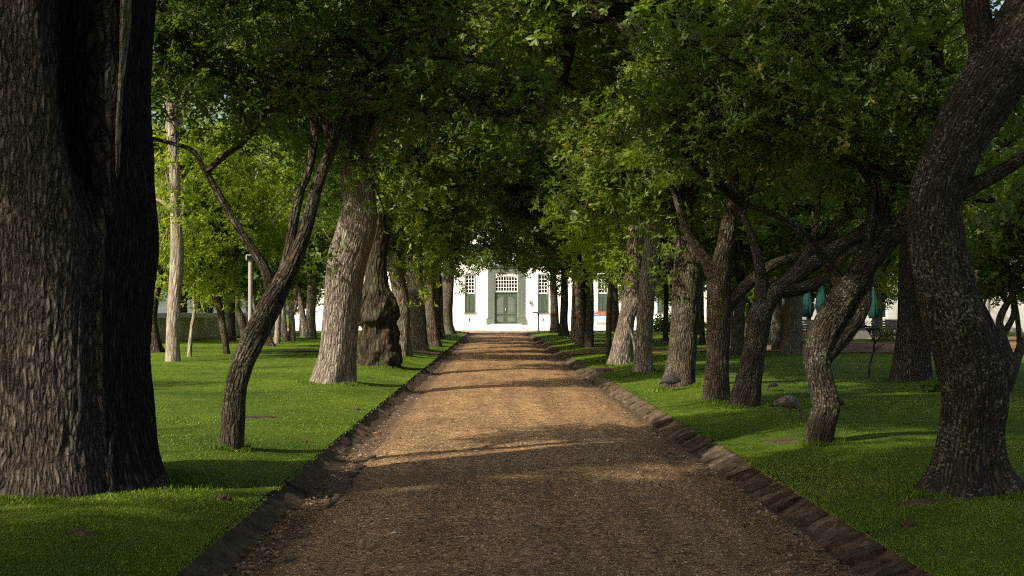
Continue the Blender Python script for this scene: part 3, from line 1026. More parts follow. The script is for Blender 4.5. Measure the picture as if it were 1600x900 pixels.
# ---- L2: small leaning tree
L2 = row_tree('slender dark leaning oak beside the giant trunk, its stem curving right and forking', [
    (361, 703, 35), (364, 660, 34), (368, 610, 33), (380, 565, 33), (400, 520, 36), (420, 480, 36), (441, 440, 30), (462, 400, 24), (480, 350, 20),
    (496, 290, 18), (515, 240, 17), (535, 180, 16), (565, 110, 21), (600, 30, 17), (625, -40, 14)],
    BARK_DARK, limbs=[
        [(426, 458, 20), (413, 418, 15), (392, 385, 13), (366, 345, 12), (340, 300, 11), (318, 262, 9), (300, 235, 7), (262, 222, 6), (228, 214, 5)],
        [(322, 268, 10), (345, 248, 9), (372, 228, 9), (398, 204, 8), (420, 170, 5)],
        [(438, 450, 22), (451, 400, 18), (459, 350, 15), (470, 300, 13), (484, 262, 12), (492, 200, 15), (478, 150, 12), (440, 115, 10), (380, 85, 7), (300, 70, 5)],
        [(520, 232, 16), (505, 170, 12), (488, 120, 9), (470, 60, 7), (455, -20, 6)],
        [(545, 160, 14), (600, 120, 11), (680, 90, 9), (760, 100, 6), (830, 130, 4)]],
    flare=.10, nseg=56, nring=90, seed=6, lump=.08, ridge=.006)


def view_box(d0, d1):
    return None


def near_crown(t, center_px, rad, seed, n1, n2, n3, lmat, zmin, leaf=.074, per=36, sprays=2.3, starts=None, kind='oak', dy=0):
    c = P(center_px[0], center_px[1], t.d + dy)
    bd, ld = grow(seed, starts or t.tips, c, rad, n1=n1, n2=n2, n3=n3, sprays=sprays, per=per, leaf=leaf, kind=kind, r0=.05, zmin=zmin, spread=.14)
    crown_objs(t.root, bd, ld, t.bark, lmat)


near_crown(L2, (470, 60), (2.6, 2.2, 1.25), 31, 16, 7, 4, LEAF, 2.75)

# ---- L3: pale sunlit trunk


def l3mod(th, z):
    a = np.arctan2(np.sin(th + np.pi * 0), np.cos(th))
    m = 1 + .16 * np.exp(-((np.abs(a) - np.pi) / .6) ** 2 - ((z - 2.45) / .25) ** 2) + .08 * np.exp(-((z - 3.1) / .3) ** 2)
    return m


L3 = row_tree('thick pale grey trunk in full sun with a flared foot, left row', [
    (521, 600, 60), (527, 560, 56), (531, 520, 56), (534, 480, 57), (538, 440, 58), (546, 400, 58), (556, 360, 58), (562, 320, 52), (556, 285, 48), (552, 250, 40)],
    BARK_GREY, flare=.26, nseg=150, nring=110, seed=12, lump=.05, rmod=l3mod, ridge=.012, flare_h=.35, var=0, vscale=1.0, lmat=LEAF)
shoots(L3, [(500, 415, .16, -.45), (518, 385, .16, -.4), (560, 270, .7, -.3), (520, 250, .9, 0), (600, 290, .7, -.3), (470, 280, .8, .2), (620, 330, .5, .2)], LEAF, .10, 20, 'mid', 3)


# ---- L4: burl trunk
def burl_mod(th, z):
    q = np.stack([np.cos(th) * 2.2, np.sin(th) * 2.2, z * 3.0], -1)
    b = np.clip(vnoise(q, 33) * .9 + .25, 0, 1) ** 1.2
    q2 = np.stack([np.cos(th) * 6, np.sin(th) * 6, z * 9], -1)
    env = np.exp(-((z - 1.05) / 1.15) ** 4)
    return 1 + env * (.55 * b + .12 * vnoise(q2, 35)) - .12 * np.exp(-((z - 1.15) / .12) ** 2) * env + .12 * np.exp(-((z - .65) / .35) ** 2) + .14 * np.exp(-((z - 1.6) / .32) ** 2)


L4 = row_tree('squat dark trunk swollen with lumpy burls behind the pale trunk, left row', [
    (593, 573, 55), (593, 540, 55), (594, 510, 55), (591, 480, 50), (588, 450, 38), (588, 415, 30), (592, 380, 30), (596, 350, 34), (600, 300, 30)],
    BURL, flare=.12, nseg=160, nring=140, seed=3, lump=.06, rmod=burl_mod, ridge=.012, var=1, vscale=1.0, lmat=LEAF)
shoots(L4, [(640, 300, .9), (650, 360, .6), (590, 330, .5, -.6), (660, 400, .35, .3)], LEAF_BRIGHT, .12, 22, 'mid', 4)

GL = 'oaks of the left row'
GR = 'oaks of the right row'
L5 = row_tree('brown flared trunk leaning left, just right of the burled trunk', [
    (628, 556, 26), (629, 520, 24), (628, 480, 25), (624, 450, 24), (618, 420, 22), (616, 390, 20)], BARK_MID, flare=.3, seed=8, var=2, vscale=1.0, ridge=.01, nseg=80, nring=60)
shoots(L5, [(650, 380, .7), (665, 430, .55), (672, 462, .35, -.5), (630, 400, .5, -.5), (690, 400, .7, 1)], LEAF_BRIGHT, .13, 22, 'mid', 6)
L6 = row_tree('broad straight brown trunk, sixth of the left row', [
    (652, 547, 33), (652, 510, 30), (650, 470, 27), (648, 430, 25), (650, 380, 22)], BARK_MID, flare=.18, seed=9, var=3, vscale=1.1, ridge=.01, nseg=60)
L7 = row_tree('narrow shaded trunk with a root spur toward the path, left row', [
    (676, 540, 24), (674, 510, 21), (672, 470, 20), (670, 430, 18), (668, 390, 16)], BARK_MID, flare=.3, seed=10, var=4, vscale=1.1, nseg=50)
L8 = row_tree('last trunk of the left row standing before the white house', [
    (697, 521.5, 25), (697, 500, 21), (698, 470, 20), (700, 435, 19), (700, 400, 17), (700, 380, 14)], BARK_MID, flare=.3, seed=11, var=0, vscale=1.25, nseg=50)
shoots(L8, [(716, 425, .8), (690, 405, 1.0), (740, 412, .6), (722, 448, .30), (760, 405, .8, -2)], LEAF_DEEP, .16, 22, 'mid', 7)
L9 = row_tree('shaded trunk in the left row just before the last one', [
    (686, 527, 18), (685, 500, 16), (684, 460, 15), (683, 420, 14), (683, 385, 12)], BARK_MID, flare=.3, seed=13, var=2, vscale=1.2, nseg=40)

# ---- right row
R1 = row_tree('large dark lichen-flecked trunk at the near right, curving, roots spreading over grass', [
    (1514, 772, 94), (1514, 720, 90), (1517, 670, 91), (1522, 620, 98), (1518, 570, 108), (1503, 525, 103), (1486, 480, 96), (1473, 430, 92), (1464, 380, 88),
    (1461, 330, 82), (1468, 290, 80), (1484, 250, 82), (1508, 200, 88), (1538, 150, 95), (1568, 100, 98), (1596, 50, 94), (1626, 0, 90), (1660, -50, 84)],
    BARK_LICHEN, limbs=[[(1478, 305, 24), (1505, 296, 30), (1535, 283, 25), (1570, 264, 22), (1620, 235, 16)], [(1552, 125, 50), (1538, 75, 46), (1526, 20, 42), (1518, -50, 38)]],
    flare=.95, flare_h=.17, nseg=260, nring=240, seed=2, lump=.05, ridge=.008, roots=5)
shared_crown(R1.root, (R1.top[0] + .1, R1.top[1], R1.top[2] + .6), 2, 1.2, 1.0, LEAF_DEEP)
shoots(R1, [(1570, 90, .35, .8), (1590, 170, .4, 1.2), (1480, 30, .35, .8), (1570, 310, .35, 2.5), (1590, 350, .35, 2.5), (1560, 200, .3, 1.5)], LEAF_DEEP, .085, 26, 'lobed', 8)

R2 = row_tree('dark crooked oak with a low stub branch, left of the near right trunk', [
    (1278, 695, 40), (1284, 660, 41), (1291, 635, 40), (1284, 600, 39), (1277, 565, 40), (1284, 530, 43), (1300, 495, 43), (1324, 455, 40), (1352, 415, 36),
    (1388, 375, 33), (1425, 335, 30), (1450, 290, 34), (1462, 230, 28), (1475, 150, 22)],
    BARK_LICHEN, limbs=[
        [(1286, 560, 26), (1300, 542, 30), (1318, 521, 30), (1338, 497, 26), (1348, 478, 24), (1352, 462, 22)],
        [(1366, 405, 24), (1372, 360, 18), (1372, 320, 17), (1366, 280, 17), (1352, 235, 12), (1330, 170, 9), (1300, 90, 7)],
        [(1320, 455, 24), (1304, 430, 18), (1286, 402, 15), (1262, 372, 13), (1225, 345, 10), (1200, 330, 8), (1160, 320, 5)],
        [(1362, 262, 10), (1395, 275, 8), (1425, 288, 7), (1450, 300, 6)],
        [(1372, 300, 9), (1340, 262, 8), (1310, 248, 6), (1270, 240, 5)]],
    flare=.10, nseg=90, nring=120, seed=5, lump=.09, ridge=.007)
near_crown(R2, (1270, 90), (2.4, 1.8, 1.35), 41, 16, 7, 4, LEAF, 2.55)

R3 = row_tree('dark twin-limbed oak whose heavy limbs reach right, third on the right', [
    (1162, 637, 42), (1168, 600, 38), (1176, 560, 33), (1183, 520, 33), (1190, 485, 34), (1206, 460, 30), (1232, 440, 26), (1262, 418, 24), (1300, 392, 24), (1345, 362, 20), (1390, 320, 15)],
    BARK_LICHEN, limbs=[
        [(1192, 480, 30), (1190, 440, 20), (1186, 410, 17), (1176, 375, 13), (1160, 330, 9)],
        [(1222, 452, 26), (1256, 448, 22), (1290, 432, 18), (1318, 400, 15), (1350, 380, 10)],
        [(1240, 432, 20), (1262, 395, 14), (1275, 350, 11), (1280, 290, 8)]],
    flare=.18, nseg=70, nring=70, seed=7, lump=.08, ridge=.008)
near_crown(R3, (1230, 230), (2.3, 1.6, 1.3), 51, 13, 7, 4, LEAF_DEEP, 2.75, leaf=.076, kind='oak')
shared_crown(R3.root, (R3.top[0] - .9, R3.top[1], R3.top[2] + 1.7), 0, .9, 4.0, LEAF)

R4 = row_tree('straight trunk forking into a Y, fourth on the right', [
    (1120, 628, 40), (1120, 590, 36), (1122, 540, 36), (1123, 490, 37), (1124, 450, 37), (1128, 415, 32), (1134, 380, 26), (1140, 340, 24), (1146, 290, 18), (1150, 240, 14)],
    BARK_DARK, limbs=[
        [(1116, 430, 24), (1102, 405, 17), (1088, 385, 14), (1074, 362, 13), (1062, 330, 10), (1050, 290, 8)],
        [(1130, 480, 26), (1158, 455, 20), (1182, 432, 18), (1212, 412, 15), (1260, 395, 13), (1300, 372, 9)]],
    flare=.12, nseg=80, nring=70, seed=14, lump=.06, ridge=.009)
near_crown(R4, (1090, 180), (2.4, 1.8, 1.5), 61, 13, 7, 4, LEAF, 3.0, leaf=.076, kind='oak')
shared_crown(R4.root, (R4.top[0], R4.top[1], R4.top[2] + .6), 4, .95, 5.0, LEAF)


def r5mod(th, z):
    a = np.arctan2(np.sin(th), np.cos(th))
    return 1 + .22 * np.exp(-((z - 3.3) / .3) ** 2) * (0.6 + vnoise(np.stack([np.cos(th) * 3, np.sin(th) * 3, z * 5], -1), 2)) + \
        .30 * np.exp(-((np.abs(a) - np.pi) / .5) ** 2 - ((z - 2.9) / .22) ** 2)


R5 = row_tree('stout brown trunk with a knobbly top and a dark bird at its foot, right row', [
    (1060, 606, 48), (1064, 570, 42), (1068, 530, 42), (1071, 490, 43), (1074, 450, 46), (1077, 415, 48), (1076, 390, 44), (1070, 360, 30), (1066, 330, 22)],
    BARK_DARK, flare=.2, nseg=110, nring=90, seed=15, lump=.05, rmod=r5mod, ridge=.01, var=1, vscale=.95)
shoots(R5, [(1045, 395, .35, -.6), (1040, 430, .25, -.3), (1085, 350, .6), (1030, 330, .6), (1010, 290, .8)], LEAF, .11, 22, 'mid', 9)
R6 = row_tree('slim tall light brown trunk left of the stout one, right row', [
    (1005, 583, 30), (1005, 550, 26), (1007, 510, 26), (1010, 470, 25), (1013, 430, 25), (1018, 390, 25), (1021, 350, 24), (1020, 300, 20)],
    BARK_GREY, flare=.12, nseg=70, nring=60, seed=16, ridge=.007, var=2, vscale=1.0)


def r7mod(th, z):
    a = np.arctan2(np.sin(th), np.cos(th))
    return 1 + .55 * np.exp(-((a + .4) / .7) ** 2 - ((z - 1.75) / .3) ** 2) + .12 * vnoise(np.stack([np.cos(th) * 4, np.sin(th) * 4, z * 5], -1), 2) * np.exp(-((z - 1.7) / .5) ** 2)


R7 = row_tree('pale leaning trunk with a dark burl halfway up, right row', [
    (970, 570, 34), (973, 540, 30), (977, 510, 26), (982, 480, 24), (986, 440, 24), (990, 400, 24), (995, 370, 26), (997, 340, 26), (997, 300, 22)],
    BARK_GREY, limbs=[[(994, 555, 5, -.4), (990, 530, 5, -.5), (982, 510, 5, -.5), (978, 495, 4, -.45)]], flare=.2, nseg=90, nring=80, seed=17, rmod=r7mod, ridge=.01, var=3, vscale=1.0)
shoots(R7, [(950, 350, 1.0, 1), (925, 385, .8, 2), (960, 400, .8, 0), (905, 345, 1.0, 3), (940, 420, .55, 1), (975, 430, .5, -.5), (915, 425, .45, 3), (1000, 400, .4, -.8)], LEAF_BRIGHT, .12, 22, 'mid', 10)
R8 = row_tree('thin dark stem between the path and the leaning burled trunk', [
    (951, 558, 9), (951, 520, 9), (952, 480, 9), (954, 440, 8), (956, 400, 7)], BARK_DARK, flare=.1, seed=18, var=4, vscale=.8, nseg=20)
R9 = row_tree('rightmost of the close trio of trunks far down the right row', [
    (920, 543, 14), (921, 510, 13), (922, 480, 12), (922, 440, 11), (921, 400, 10)], BARK_DARK, flare=.15, seed=19, var=0, vscale=1.1, nseg=24)
R10 = row_tree('middle one of the close trio of trunks far down the right row', [
    (907, 539, 16), (907, 510, 15), (906, 480, 14), (904, 440, 13), (903, 400, 12)], BARK_MID, flare=.15, seed=20, var=1, vscale=1.1, nseg=24)
R10b = row_tree('leftmost of the close trio of trunks far down the right row', [
    (898, 534, 13), (898, 510, 12), (899, 480, 12), (900, 440, 11), (900, 400, 10)], BARK_GREY, flare=.15, seed=21, var=2, vscale=1.1, nseg=24)
R11 = row_tree('last trunk of the right row standing before the white house', [
    (881, 525, 15), (881, 500, 12), (882, 470, 12), (882, 440, 11), (882, 400, 10), (882, 370, 9)], BARK_DARK, flare=.25, seed=22, var=3, vscale=1.25, nseg=30)
shoots(R11, [(858, 420, .7), (870, 435, .6), (905, 425, .8), (890, 405, .9), (835, 405, .8, -2), (850, 405, .7), (875, 455, .35)], LEAF, .16, 22, 'mid', 11)
# overhanging boughs that hide the house gable, on the last pair
shoots(L8, [(730, 395, 1.1, 1), (770, 395, 1.2, 2), (800, 398, 1.2, 4), (785, 412, .75, 3), (815, 415, .6, 3), (750, 415, .45, 3)], LEAF_DEEP, .17, 22, 'mid', 21)
shoots(L8, [(765, 388, 1.0, 1), (745, 400, .8, 2), (785, 370, 1.4, 1), (765, 345, 1.5, 2), (800, 350, 1.4, 0)], LEAF_DEEP, .17, 22, 'mid', 23)
shoots(R11, [(830, 388, 1.2, 2), (860, 395, 1.1, 1), (800, 380, 1.2, 0)], LEAF_DEEP, .17, 22, 'mid', 22)

# boughs that reach over the drive and close the canopy
for t_, dx, dz, vi, sc, lm in ((L3, 2.0, 1.9, 2, 1.0, LEAF), (L4, 2.2, 1.6, 3, 1.0, LEAF), (L5, 1.9, 1.9, 4, 1.0, LEAF), (L6, 2.0, 1.8, 0, 1.05, LEAF), (L7, 2.0, 2.0, 1, 1.05, LEAF),
                               (L9, 2.0, 1.6, 2, 1.1, LEAF), (L8, 2.0, 1.0, 4, 1.1, LEAF_DEEP), (R5, -2.2, 2.2, 0, .95, LEAF), (R6, -2.0, 2.0, 3, 1.0, LEAF), (R7, -2.2, 1.9, 1, 1.0, LEAF),
                               (R9, -2.4, 1.6, 4, 1.1, LEAF), (R10, -2.0, 2.4, 2, 1.1, LEAF), (R11, -2.3, 1.0, 0, 1.15, LEAF_DEEP), (R4, -2.0, 2.1, 2, .75, LEAF)):
    a = np.array(t_.top); e = a + np.array([dx, .3 * (vi - 2), dz])
    tube_obj('limb', t_.root, [(*(a - np.array([0, 0, .3])), .13), (*(a + np.array([dx * .35, 0, dz * .55])), .10), (*e, .07)], 12, 10, t_.bark, seed=vi, lump=.08)
    shared_crown(t_.root, e, vi, sc, vi * 1.7 + dx, lm, .9)

def tufts(spots):
    g_ = np.random.default_rng(77)
    VV, TT = [], []
    for t_, rad, hh, n in spots:
        a = g_.random(n) * 2 * np.pi; rr = rad * (0.95 + np.abs(g_.normal(0, .22, n)))
        x = t_.root.location.x + np.cos(a) * rr; y = t_.root.location.y + np.sin(a) * rr
        z = lawnz(x, y) - .005; h = hh * g_.uniform(.4, 1.1, n) * (1 + .5 * np.sin(a * 3 + rad * 9)); w = .0025 + .0003 * y
        lean = g_.normal(0, .45, (n, 2)) * h[:, None]
        B = np.stack([x, y, z], -1); b_ = g_.random(n) * 6.28; dx = np.stack([np.cos(b_) * w, np.sin(b_) * w, 0 * b_], -1)
        VV.append(np.stack([B - dx, B + dx, B + np.concatenate([lean, h[:, None]], 1)], 1).reshape(-1, 3)); TT.append(np.clip(g_.normal(.4, .2, n), 0, 1))
    V = np.vstack(VV); t = np.concatenate(TT)
    o = link('grass_tufts', quads('tufts', V, np.arange(len(V)).reshape(-1, 3), BLADE, False, {'tint': np.repeat(t, 3)}))
    tag(o, 'longer uncut grass round the feet of the trunks', kind='stuff')


tufts([(L1, .80, .04, 7000), (L2, .14, .05, 1200), (L3, .44, .05, 3000), (L4, .52, .05, 2500), (R1, .42, .05, 3500), (R2, .16, .05, 1200), (R3, .23, .05, 1500), (R4, .22, .05, 1500), (R5, .36, .06, 2200), (R6, .24, .05, 1200), (R7, .34, .05, 1500)])

# ---- trees across the left lawn
A1 = row_tree('tall straight pale trunk with knots on the left lawn near the low wall', [
    (270, 565, 22), (270, 530, 19), (271, 500, 20), (273, 460, 20), (276, 420, 21), (277, 380, 20), (275, 340, 17), (274, 300, 16), (272, 250, 16), (270, 205, 20), (268, 170, 26), (264, 130, 26)],
    BARK_PALE, limbs=[[(272, 330, 9), (262, 322, 7), (250, 314, 6), (232, 310, 5)], [(276, 190, 14), (286, 160, 11), (296, 120, 9)]], flare=.1, seed=23, nseg=50, nring=80, lump=.09, ridge=.006, var=0, vscale=.9, lmat=LEAF_BRIGHT)
shoots(A1, [(250, 380, .8, .8), (262, 430, .8, 1), (300, 400, .8, 1), (255, 300, .8, .6), (300, 330, .8, 1), (245, 240, .8, .5), (300, 440, .6, 1.5), (262, 150, 1.0, 2), (250, 190, .8, 1.5), (290, 220, .8, 1), (268, 255, .35, -.7), (284, 345, .35, -.6), (262, 300, .3, -.6)], LEAF_BRIGHT, .14, 22, 'mid', 12)
B1 = row_tree('dark trunk leaning left in front of the curved wall, beside the giant trunk', [
    (238, 551, 24), (238, 530, 21), (236, 500, 18), (240, 470, 16), (246, 440, 15), (250, 400, 14)], BARK_DARK, flare=.5, seed=24, var=1, vscale=1.0, lmat=LEAF_BRIGHT, nseg=30)
C1 = row_tree('thin pale sapling stem in front of the curved wall', [
    (296, 556, 7), (298, 530, 6.5), (301, 505, 6), (304, 488, 5.5), (303, 460, 4), (305, 430, 3)], BARK_PALE, flare=.1, seed=25, nseg=16, var=3, vscale=.42, lmat=LEAF_BRIGHT, name='young_oak_tree')
shoots(C1, [(300, 455, .45), (320, 440, .45)], LEAF_BRIGHT, .13, 22, 'mid', 13)
D1 = row_tree('small dark leaning tree in front of the wall with bright leaves', [
    (354, 553, 10), (351, 530, 10), (347, 505, 10), (344, 485, 11), (340, 460, 8), (334, 430, 6)], BARK_DARK, limbs=[[(345, 490, 7), (338, 476, 6), (330, 460, 4)]], flare=.1, seed=26, nseg=18, var=2, vscale=.72, lmat=LEAF_BRIGHT)
shoots(D1, [(320, 400, 1.0), (350, 430, .8), (370, 390, 1.0), (330, 460, .55), (355, 470, .4), (300, 370, 1.0, 2), (420, 380, .8, 2), (340, 330, 1.2, 1), (290, 300, 1.2, 2), (400, 320, 1.2, 1), (450, 370, 1.0, 2), (380, 270, 1.2, 1), (320, 250, 1.2, 1), (450, 300, 1.2, 3), (250, 420, .9, 1)], LEAF_BRIGHT, .14, 22, 'mid', 14)
E1 = row_tree('dark forked trunk half hidden behind the slender leaning oak', [
    (417, 541, 20), (412, 520, 15), (400, 500, 13), (390, 485, 11), (388, 460, 9)], BARK_DARK, limbs=[[(414, 530, 14), (420, 500, 11), (424, 470, 9)]], flare=.4, seed=27, nseg=24, var=3, vscale=.9, lmat=LEAF)
E2 = row_tree('dark slanting stem rising behind the leaning oak and lamp post', [
    (384, 531, 12), (380, 510, 12), (376, 495, 12), (370, 482, 12), (372, 455, 10)], BARK_MID, flare=.2, seed=28, nseg=24, var=0, vscale=.9, lmat=LEAF)
GF = 'slim pale trunks at the back of the left lawn'
for lab, pts, v in (
    ('leftmost thin pale trunk of the cluster seen right of the leaning oak', [(433, 536, 9), (434, 510, 8), (437, 480, 8), (440, 455, 7), (442, 430, 6)], 1),
    ('second pale trunk of the cluster right of the leaning oak, upright', [(445, 533, 10), (444, 510, 9), (442, 480, 8), (444, 450, 8), (444, 425, 6)], 2),
    ('pale trunk of the cluster with a forked top', [(456, 533, 11), (456, 505, 10), (455, 485, 9), (460, 465, 8), (464, 440, 6)], 3),
    ('greyish slanting trunk behind the forked one', [(475, 527, 9), (474, 500, 9), (471, 480, 9), (467, 455, 8), (466, 430, 6)], 4),
    ('broad sunlit trunk at the right of the pale cluster', [(485, 528, 19), (485, 505, 16), (486, 480, 15), (488, 450, 15), (488, 420, 13)], 0)):
    tt = row_tree(lab, pts, BARK_PALE if v != 4 else BARK_GREY, flare=.2, seed=30 + v, nseg=20, var=v, vscale=.8, lmat=LEAF, group=GF,
                  limbs=[[(456, 492, 7), (462, 478, 6), (463, 462, 5), (458, 445, 4)]] if v == 3 else ())

# ---- trees across the right lawn
S1 = row_tree('thick brown trunk on the far right lawn before the terrace', [
    (1238, 553, 32), (1238, 530, 29), (1239, 500, 28), (1240, 470, 28), (1238, 440, 27), (1236, 410, 24)], BARK_MID, flare=.3, seed=40, nseg=50, var=1, vscale=1.1, lmat=LEAF)
S2 = row_tree('massive grey trunk just behind the near right trunk', [
    (1422, 595, 62), (1424, 560, 56), (1426, 520, 50), (1427, 480, 46), (1428, 440, 46), (1430, 400, 46), (1432, 350, 44), (1434, 310, 40)], BARK_OLD, flare=.12, seed=41, nseg=120, nring=70, ridge=.009, var=2, vscale=1.1, lmat=LEAF_DEEP)
shoots(S2, [(1400, 400, .5, 1), (1380, 440, .5, 1.5), (1395, 350, .6, 1), (1470, 300, .6, 1)], LEAF, .11, 22, 'mid', 15)
S3 = row_tree('low many-branched tree at the right edge before the white building', [
    (1566, 612, 20), (1572, 595, 22), (1580, 578, 20), (1590, 555, 15), (1600, 535, 14), (1625, 505, 12), (1650, 450, 9)], BARK_DARK,
    limbs=[[(1584, 575, 16), (1574, 545, 13), (1566, 520, 12), (1562, 500, 12), (1576, 470, 10), (1592, 450, 9), (1605, 435, 8)],
           [(1570, 520, 10), (1584, 490, 9), (1582, 450, 9), (1584, 420, 8), (1600, 405, 7)],
           [(1582, 570, 9), (1592, 540, 8), (1590, 500, 8), (1584, 460, 7)],
           [(1572, 470, 9), (1556, 440, 8), (1545, 455, 5), (1536, 480, 4)],
           [(1584, 430, 6), (1570, 416, 5), (1550, 410, 4)]], flare=.3, seed=42, nseg=30, var=3, vscale=.6, lmat=LEAF)
shoots(S3, [(1540, 420, .35), (1530, 440, .3), (1570, 395, .5), (1548, 468, .22), (1598, 462, .2), (1520, 400, .5), (1590, 380, .6), (1550, 370, .7)], LEAF_DEEP, .11, 20, 'mid', 16)
S5 = row_tree('dark trunk in the shade behind the Y-forked oak', [(1152, 556, 20), (1153, 530, 18), (1155, 500, 17), (1157, 460, 16), (1156, 420, 14)], BARK_DARK, flare=.2, seed=43, nseg=24, var=4, vscale=1.1, lmat=LEAF_DEEP)
S6 = row_tree('dark trunk glimpsed behind the third right oak', [(1213, 548, 14), (1214, 520, 13), (1216, 490, 12), (1216, 450, 11)], BARK_DARK, flare=.2, seed=44, nseg=24, var=0, vscale=1.1, lmat=LEAF_DEEP)
S7 = row_tree('slim trunk in the gap left of the stout brown trunk', [(1040, 533, 9), (1040, 500, 8), (1041, 470, 8), (1040, 430, 7)], BARK_DARK, flare=.2, seed=45, nseg=20, var=1, vscale=1.1, lmat=LEAF_DEEP)
S8 = row_tree('slim trunk seen between the stout trunk and the Y-forked oak', [(1097, 537, 9), (1097, 510, 8), (1096, 480, 8), (1096, 430, 7)], BARK_DARK, flare=.2, seed=46, nseg=20, var=2, vscale=1.1, lmat=LEAF_DEEP)

# sapling
sap = row_tree('bare knee-high sapling on the right lawn before the terrace', [
    (1358, 590, 3.4), (1359, 570, 3.2), (1364, 552, 3), (1366, 535, 2.6), (1365, 515, 2)], BARK_DARK, limbs=[
    [(1364, 550, 2.4), (1372, 543, 2), (1382, 538, 1.4)], [(1366, 538, 2), (1374, 528, 1.8), (1384, 520, 1.2)], [(1365, 530, 2), (1358, 520, 1.5), (1352, 512, 1)]],
    flare=.2, seed=47, nseg=8, nring=16, name='sapling')
shoots(sap, [(1370, 512, .08), (1354, 508, .07)], LEAF, .05, 6, 'mid', 17)


# ---- generic trees that fill the park behind, plus the rows carried on behind the viewer
def park_tree(x, y, h, r, vi, sc, lmat, seed, label, group, squash=1.0, bark=BARK_DARK):
    z = float(lawnz(x, y)) if y < YEND else 0.0
    g_ = random.Random(seed)
    root = empty('oak_tree', (x, y, z), 0, label, 'tree', group)
    lx, ly = g_.uniform(-.05, .05) * h, g_.uniform(-.05, .05) * h
    tube_obj('trunk', root, [(x, y, z - .2, r), (x, y, z, r), (x + lx * .4, y + ly, z + h * .4, r * .85), (x + lx, y + ly, z + h * .75, r * .75), (x + lx * 1.3, y + ly, z + h, r * .55)],
             22, 20, bark, seed=seed, flare=.25, ground=z, lump=.08)
    shared_crown(root, (x + lx * 1.3, y + ly, z + h - .1), vi, sc, seed * 1.1, lmat, squash)


k = 0
GBL = 'background oaks behind the left lawn'
for (x, y) in ((-8.5, 66), (-12, 58), (-16, 66), (-21, 60), (-10, 78), (-15, 82), (-22, 76), (-28, 70), (-6.5, 84), (-19, 50), (-26, 54), (-33, 84), (-40, 100), (-30, 112)):
    k += 1
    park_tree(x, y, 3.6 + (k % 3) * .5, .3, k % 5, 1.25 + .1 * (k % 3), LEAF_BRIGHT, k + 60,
              'leafy oak in the background mass beyond the left lawn', GBL)
GBR = 'background oaks behind the right lawn'
for (x, y) in ((8.5, 47), (12, 52), (9, 62), (14, 66), (19.5, 52), (24, 64), (12, 76), (19, 80), (26, 50), (30, 84), (24, 40), (38, 70), (8, 84), (21, 70), (32, 58)):
    k += 1
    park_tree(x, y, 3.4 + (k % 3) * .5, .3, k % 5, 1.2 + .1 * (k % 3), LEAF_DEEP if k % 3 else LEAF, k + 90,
              'leafy oak in the dark background mass beyond the right lawn', GBR)
GH = 'tall trees rising behind the white house'
for (x, y) in ((-26, 128), (-16, 132), (-6, 130), (4, 133), (14, 129), (24, 132), (35, 128), (46, 126), (-38, 126)):
    k += 1
    park_tree(x, y, 6, .5, k % 5, 2.2, LEAF_DEEP, k + 120, 'tall dark tree rising behind the white house', GH, 1.1)
GC = 'oaks of the avenue beside and behind the viewer'
for (x, y) in ((-3.3, 3.2), (-17, 5), (-18, 14), (-3.0, -4.0), (3.4, -2.5), (-3.2, -12), (3.3, -11), (-9.5, 1.0), (-10, -9)):
    k += 1
    park_tree(x, y, 4.9, .32, k % 5, 1.4, LEAF_DEEP, k + 150, 'avenue oak beside the near end of the drive', GC)
# row crowns between the measured trunks where the canopy closes over the drive
GM = 'oaks filling the canopy of the avenue'
for (x, y, lm) in ((-2.9, 57, LEAF), (-2.9, 63, LEAF), (3.8, 56, LEAF), (3.7, 78, LEAF)):
    k += 1
    park_tree(x, y, 3.9, .28, k % 5, 1.15, lm, k + 170, 'oak trunk half hidden in the far part of the avenue row', GM)
GLOW = 'low crowned trees behind the lawns'
for (x, y, lm) in ((-18.5, 62, LEAF_BRIGHT), (-22, 57, LEAF), (-16, 72, LEAF), (-25, 64, LEAF_BRIGHT), (-20, 70, LEAF), (17, 69, LEAF_DEEP), (20.5, 71, LEAF), (23.5, 69, LEAF_DEEP), (27, 71, LEAF_DEEP), (14.5, 73, LEAF_DEEP), (11.9, 85, LEAF_DEEP), (15.9, 84, LEAF), (-13.5, 90, LEAF), (10.3, 91, LEAF_DEEP)):
    k += 1
    park_tree(x, y, 1.7, .16, k % 5, .9, lm, k + 190, 'low bushy tree with foliage close to the ground behind the lawns', GLOW)

ORD = 'first second third fourth fifth sixth seventh eighth ninth tenth eleventh twelfth thirteenth fourteenth fifteenth'.split()
for grp, base in ((GBL, 'leafy oak in the background mass beyond the left lawn, {} from the left'), (GBR, 'leafy oak in the dark background mass beyond the right lawn, {} from the left'),
                  (GH, 'tall dark tree rising behind the white house, {} from the left'), (GM, 'half hidden oak far down the avenue rows, {} from the left'),
                  (GLOW, 'low bushy tree with foliage near the ground behind the lawns, {} from the left')):
    mem = sorted([o for o in COL.objects if o.get('group') == grp], key=lambda o: o.location.x / o.location.y)
    for i_, o in enumerate(mem):
        o['label'] = base.format(ORD[min(i_, 14)])

# ------------------------------------------------------------------ boxes and buildings


def box_data(x0, x1, y0, y1, z0, z1):
    V = [(x, y, z) for z in (z0, z1) for x, y in ((x0, y0), (x1, y0), (x1, y1), (x0, y1))]
    Q = [(3, 2, 1, 0), (4, 5, 6, 7), (0, 1, 5, 4), (1, 2, 6, 5), (2, 3, 7, 6), (3, 0, 4, 7)]
    return V, Q


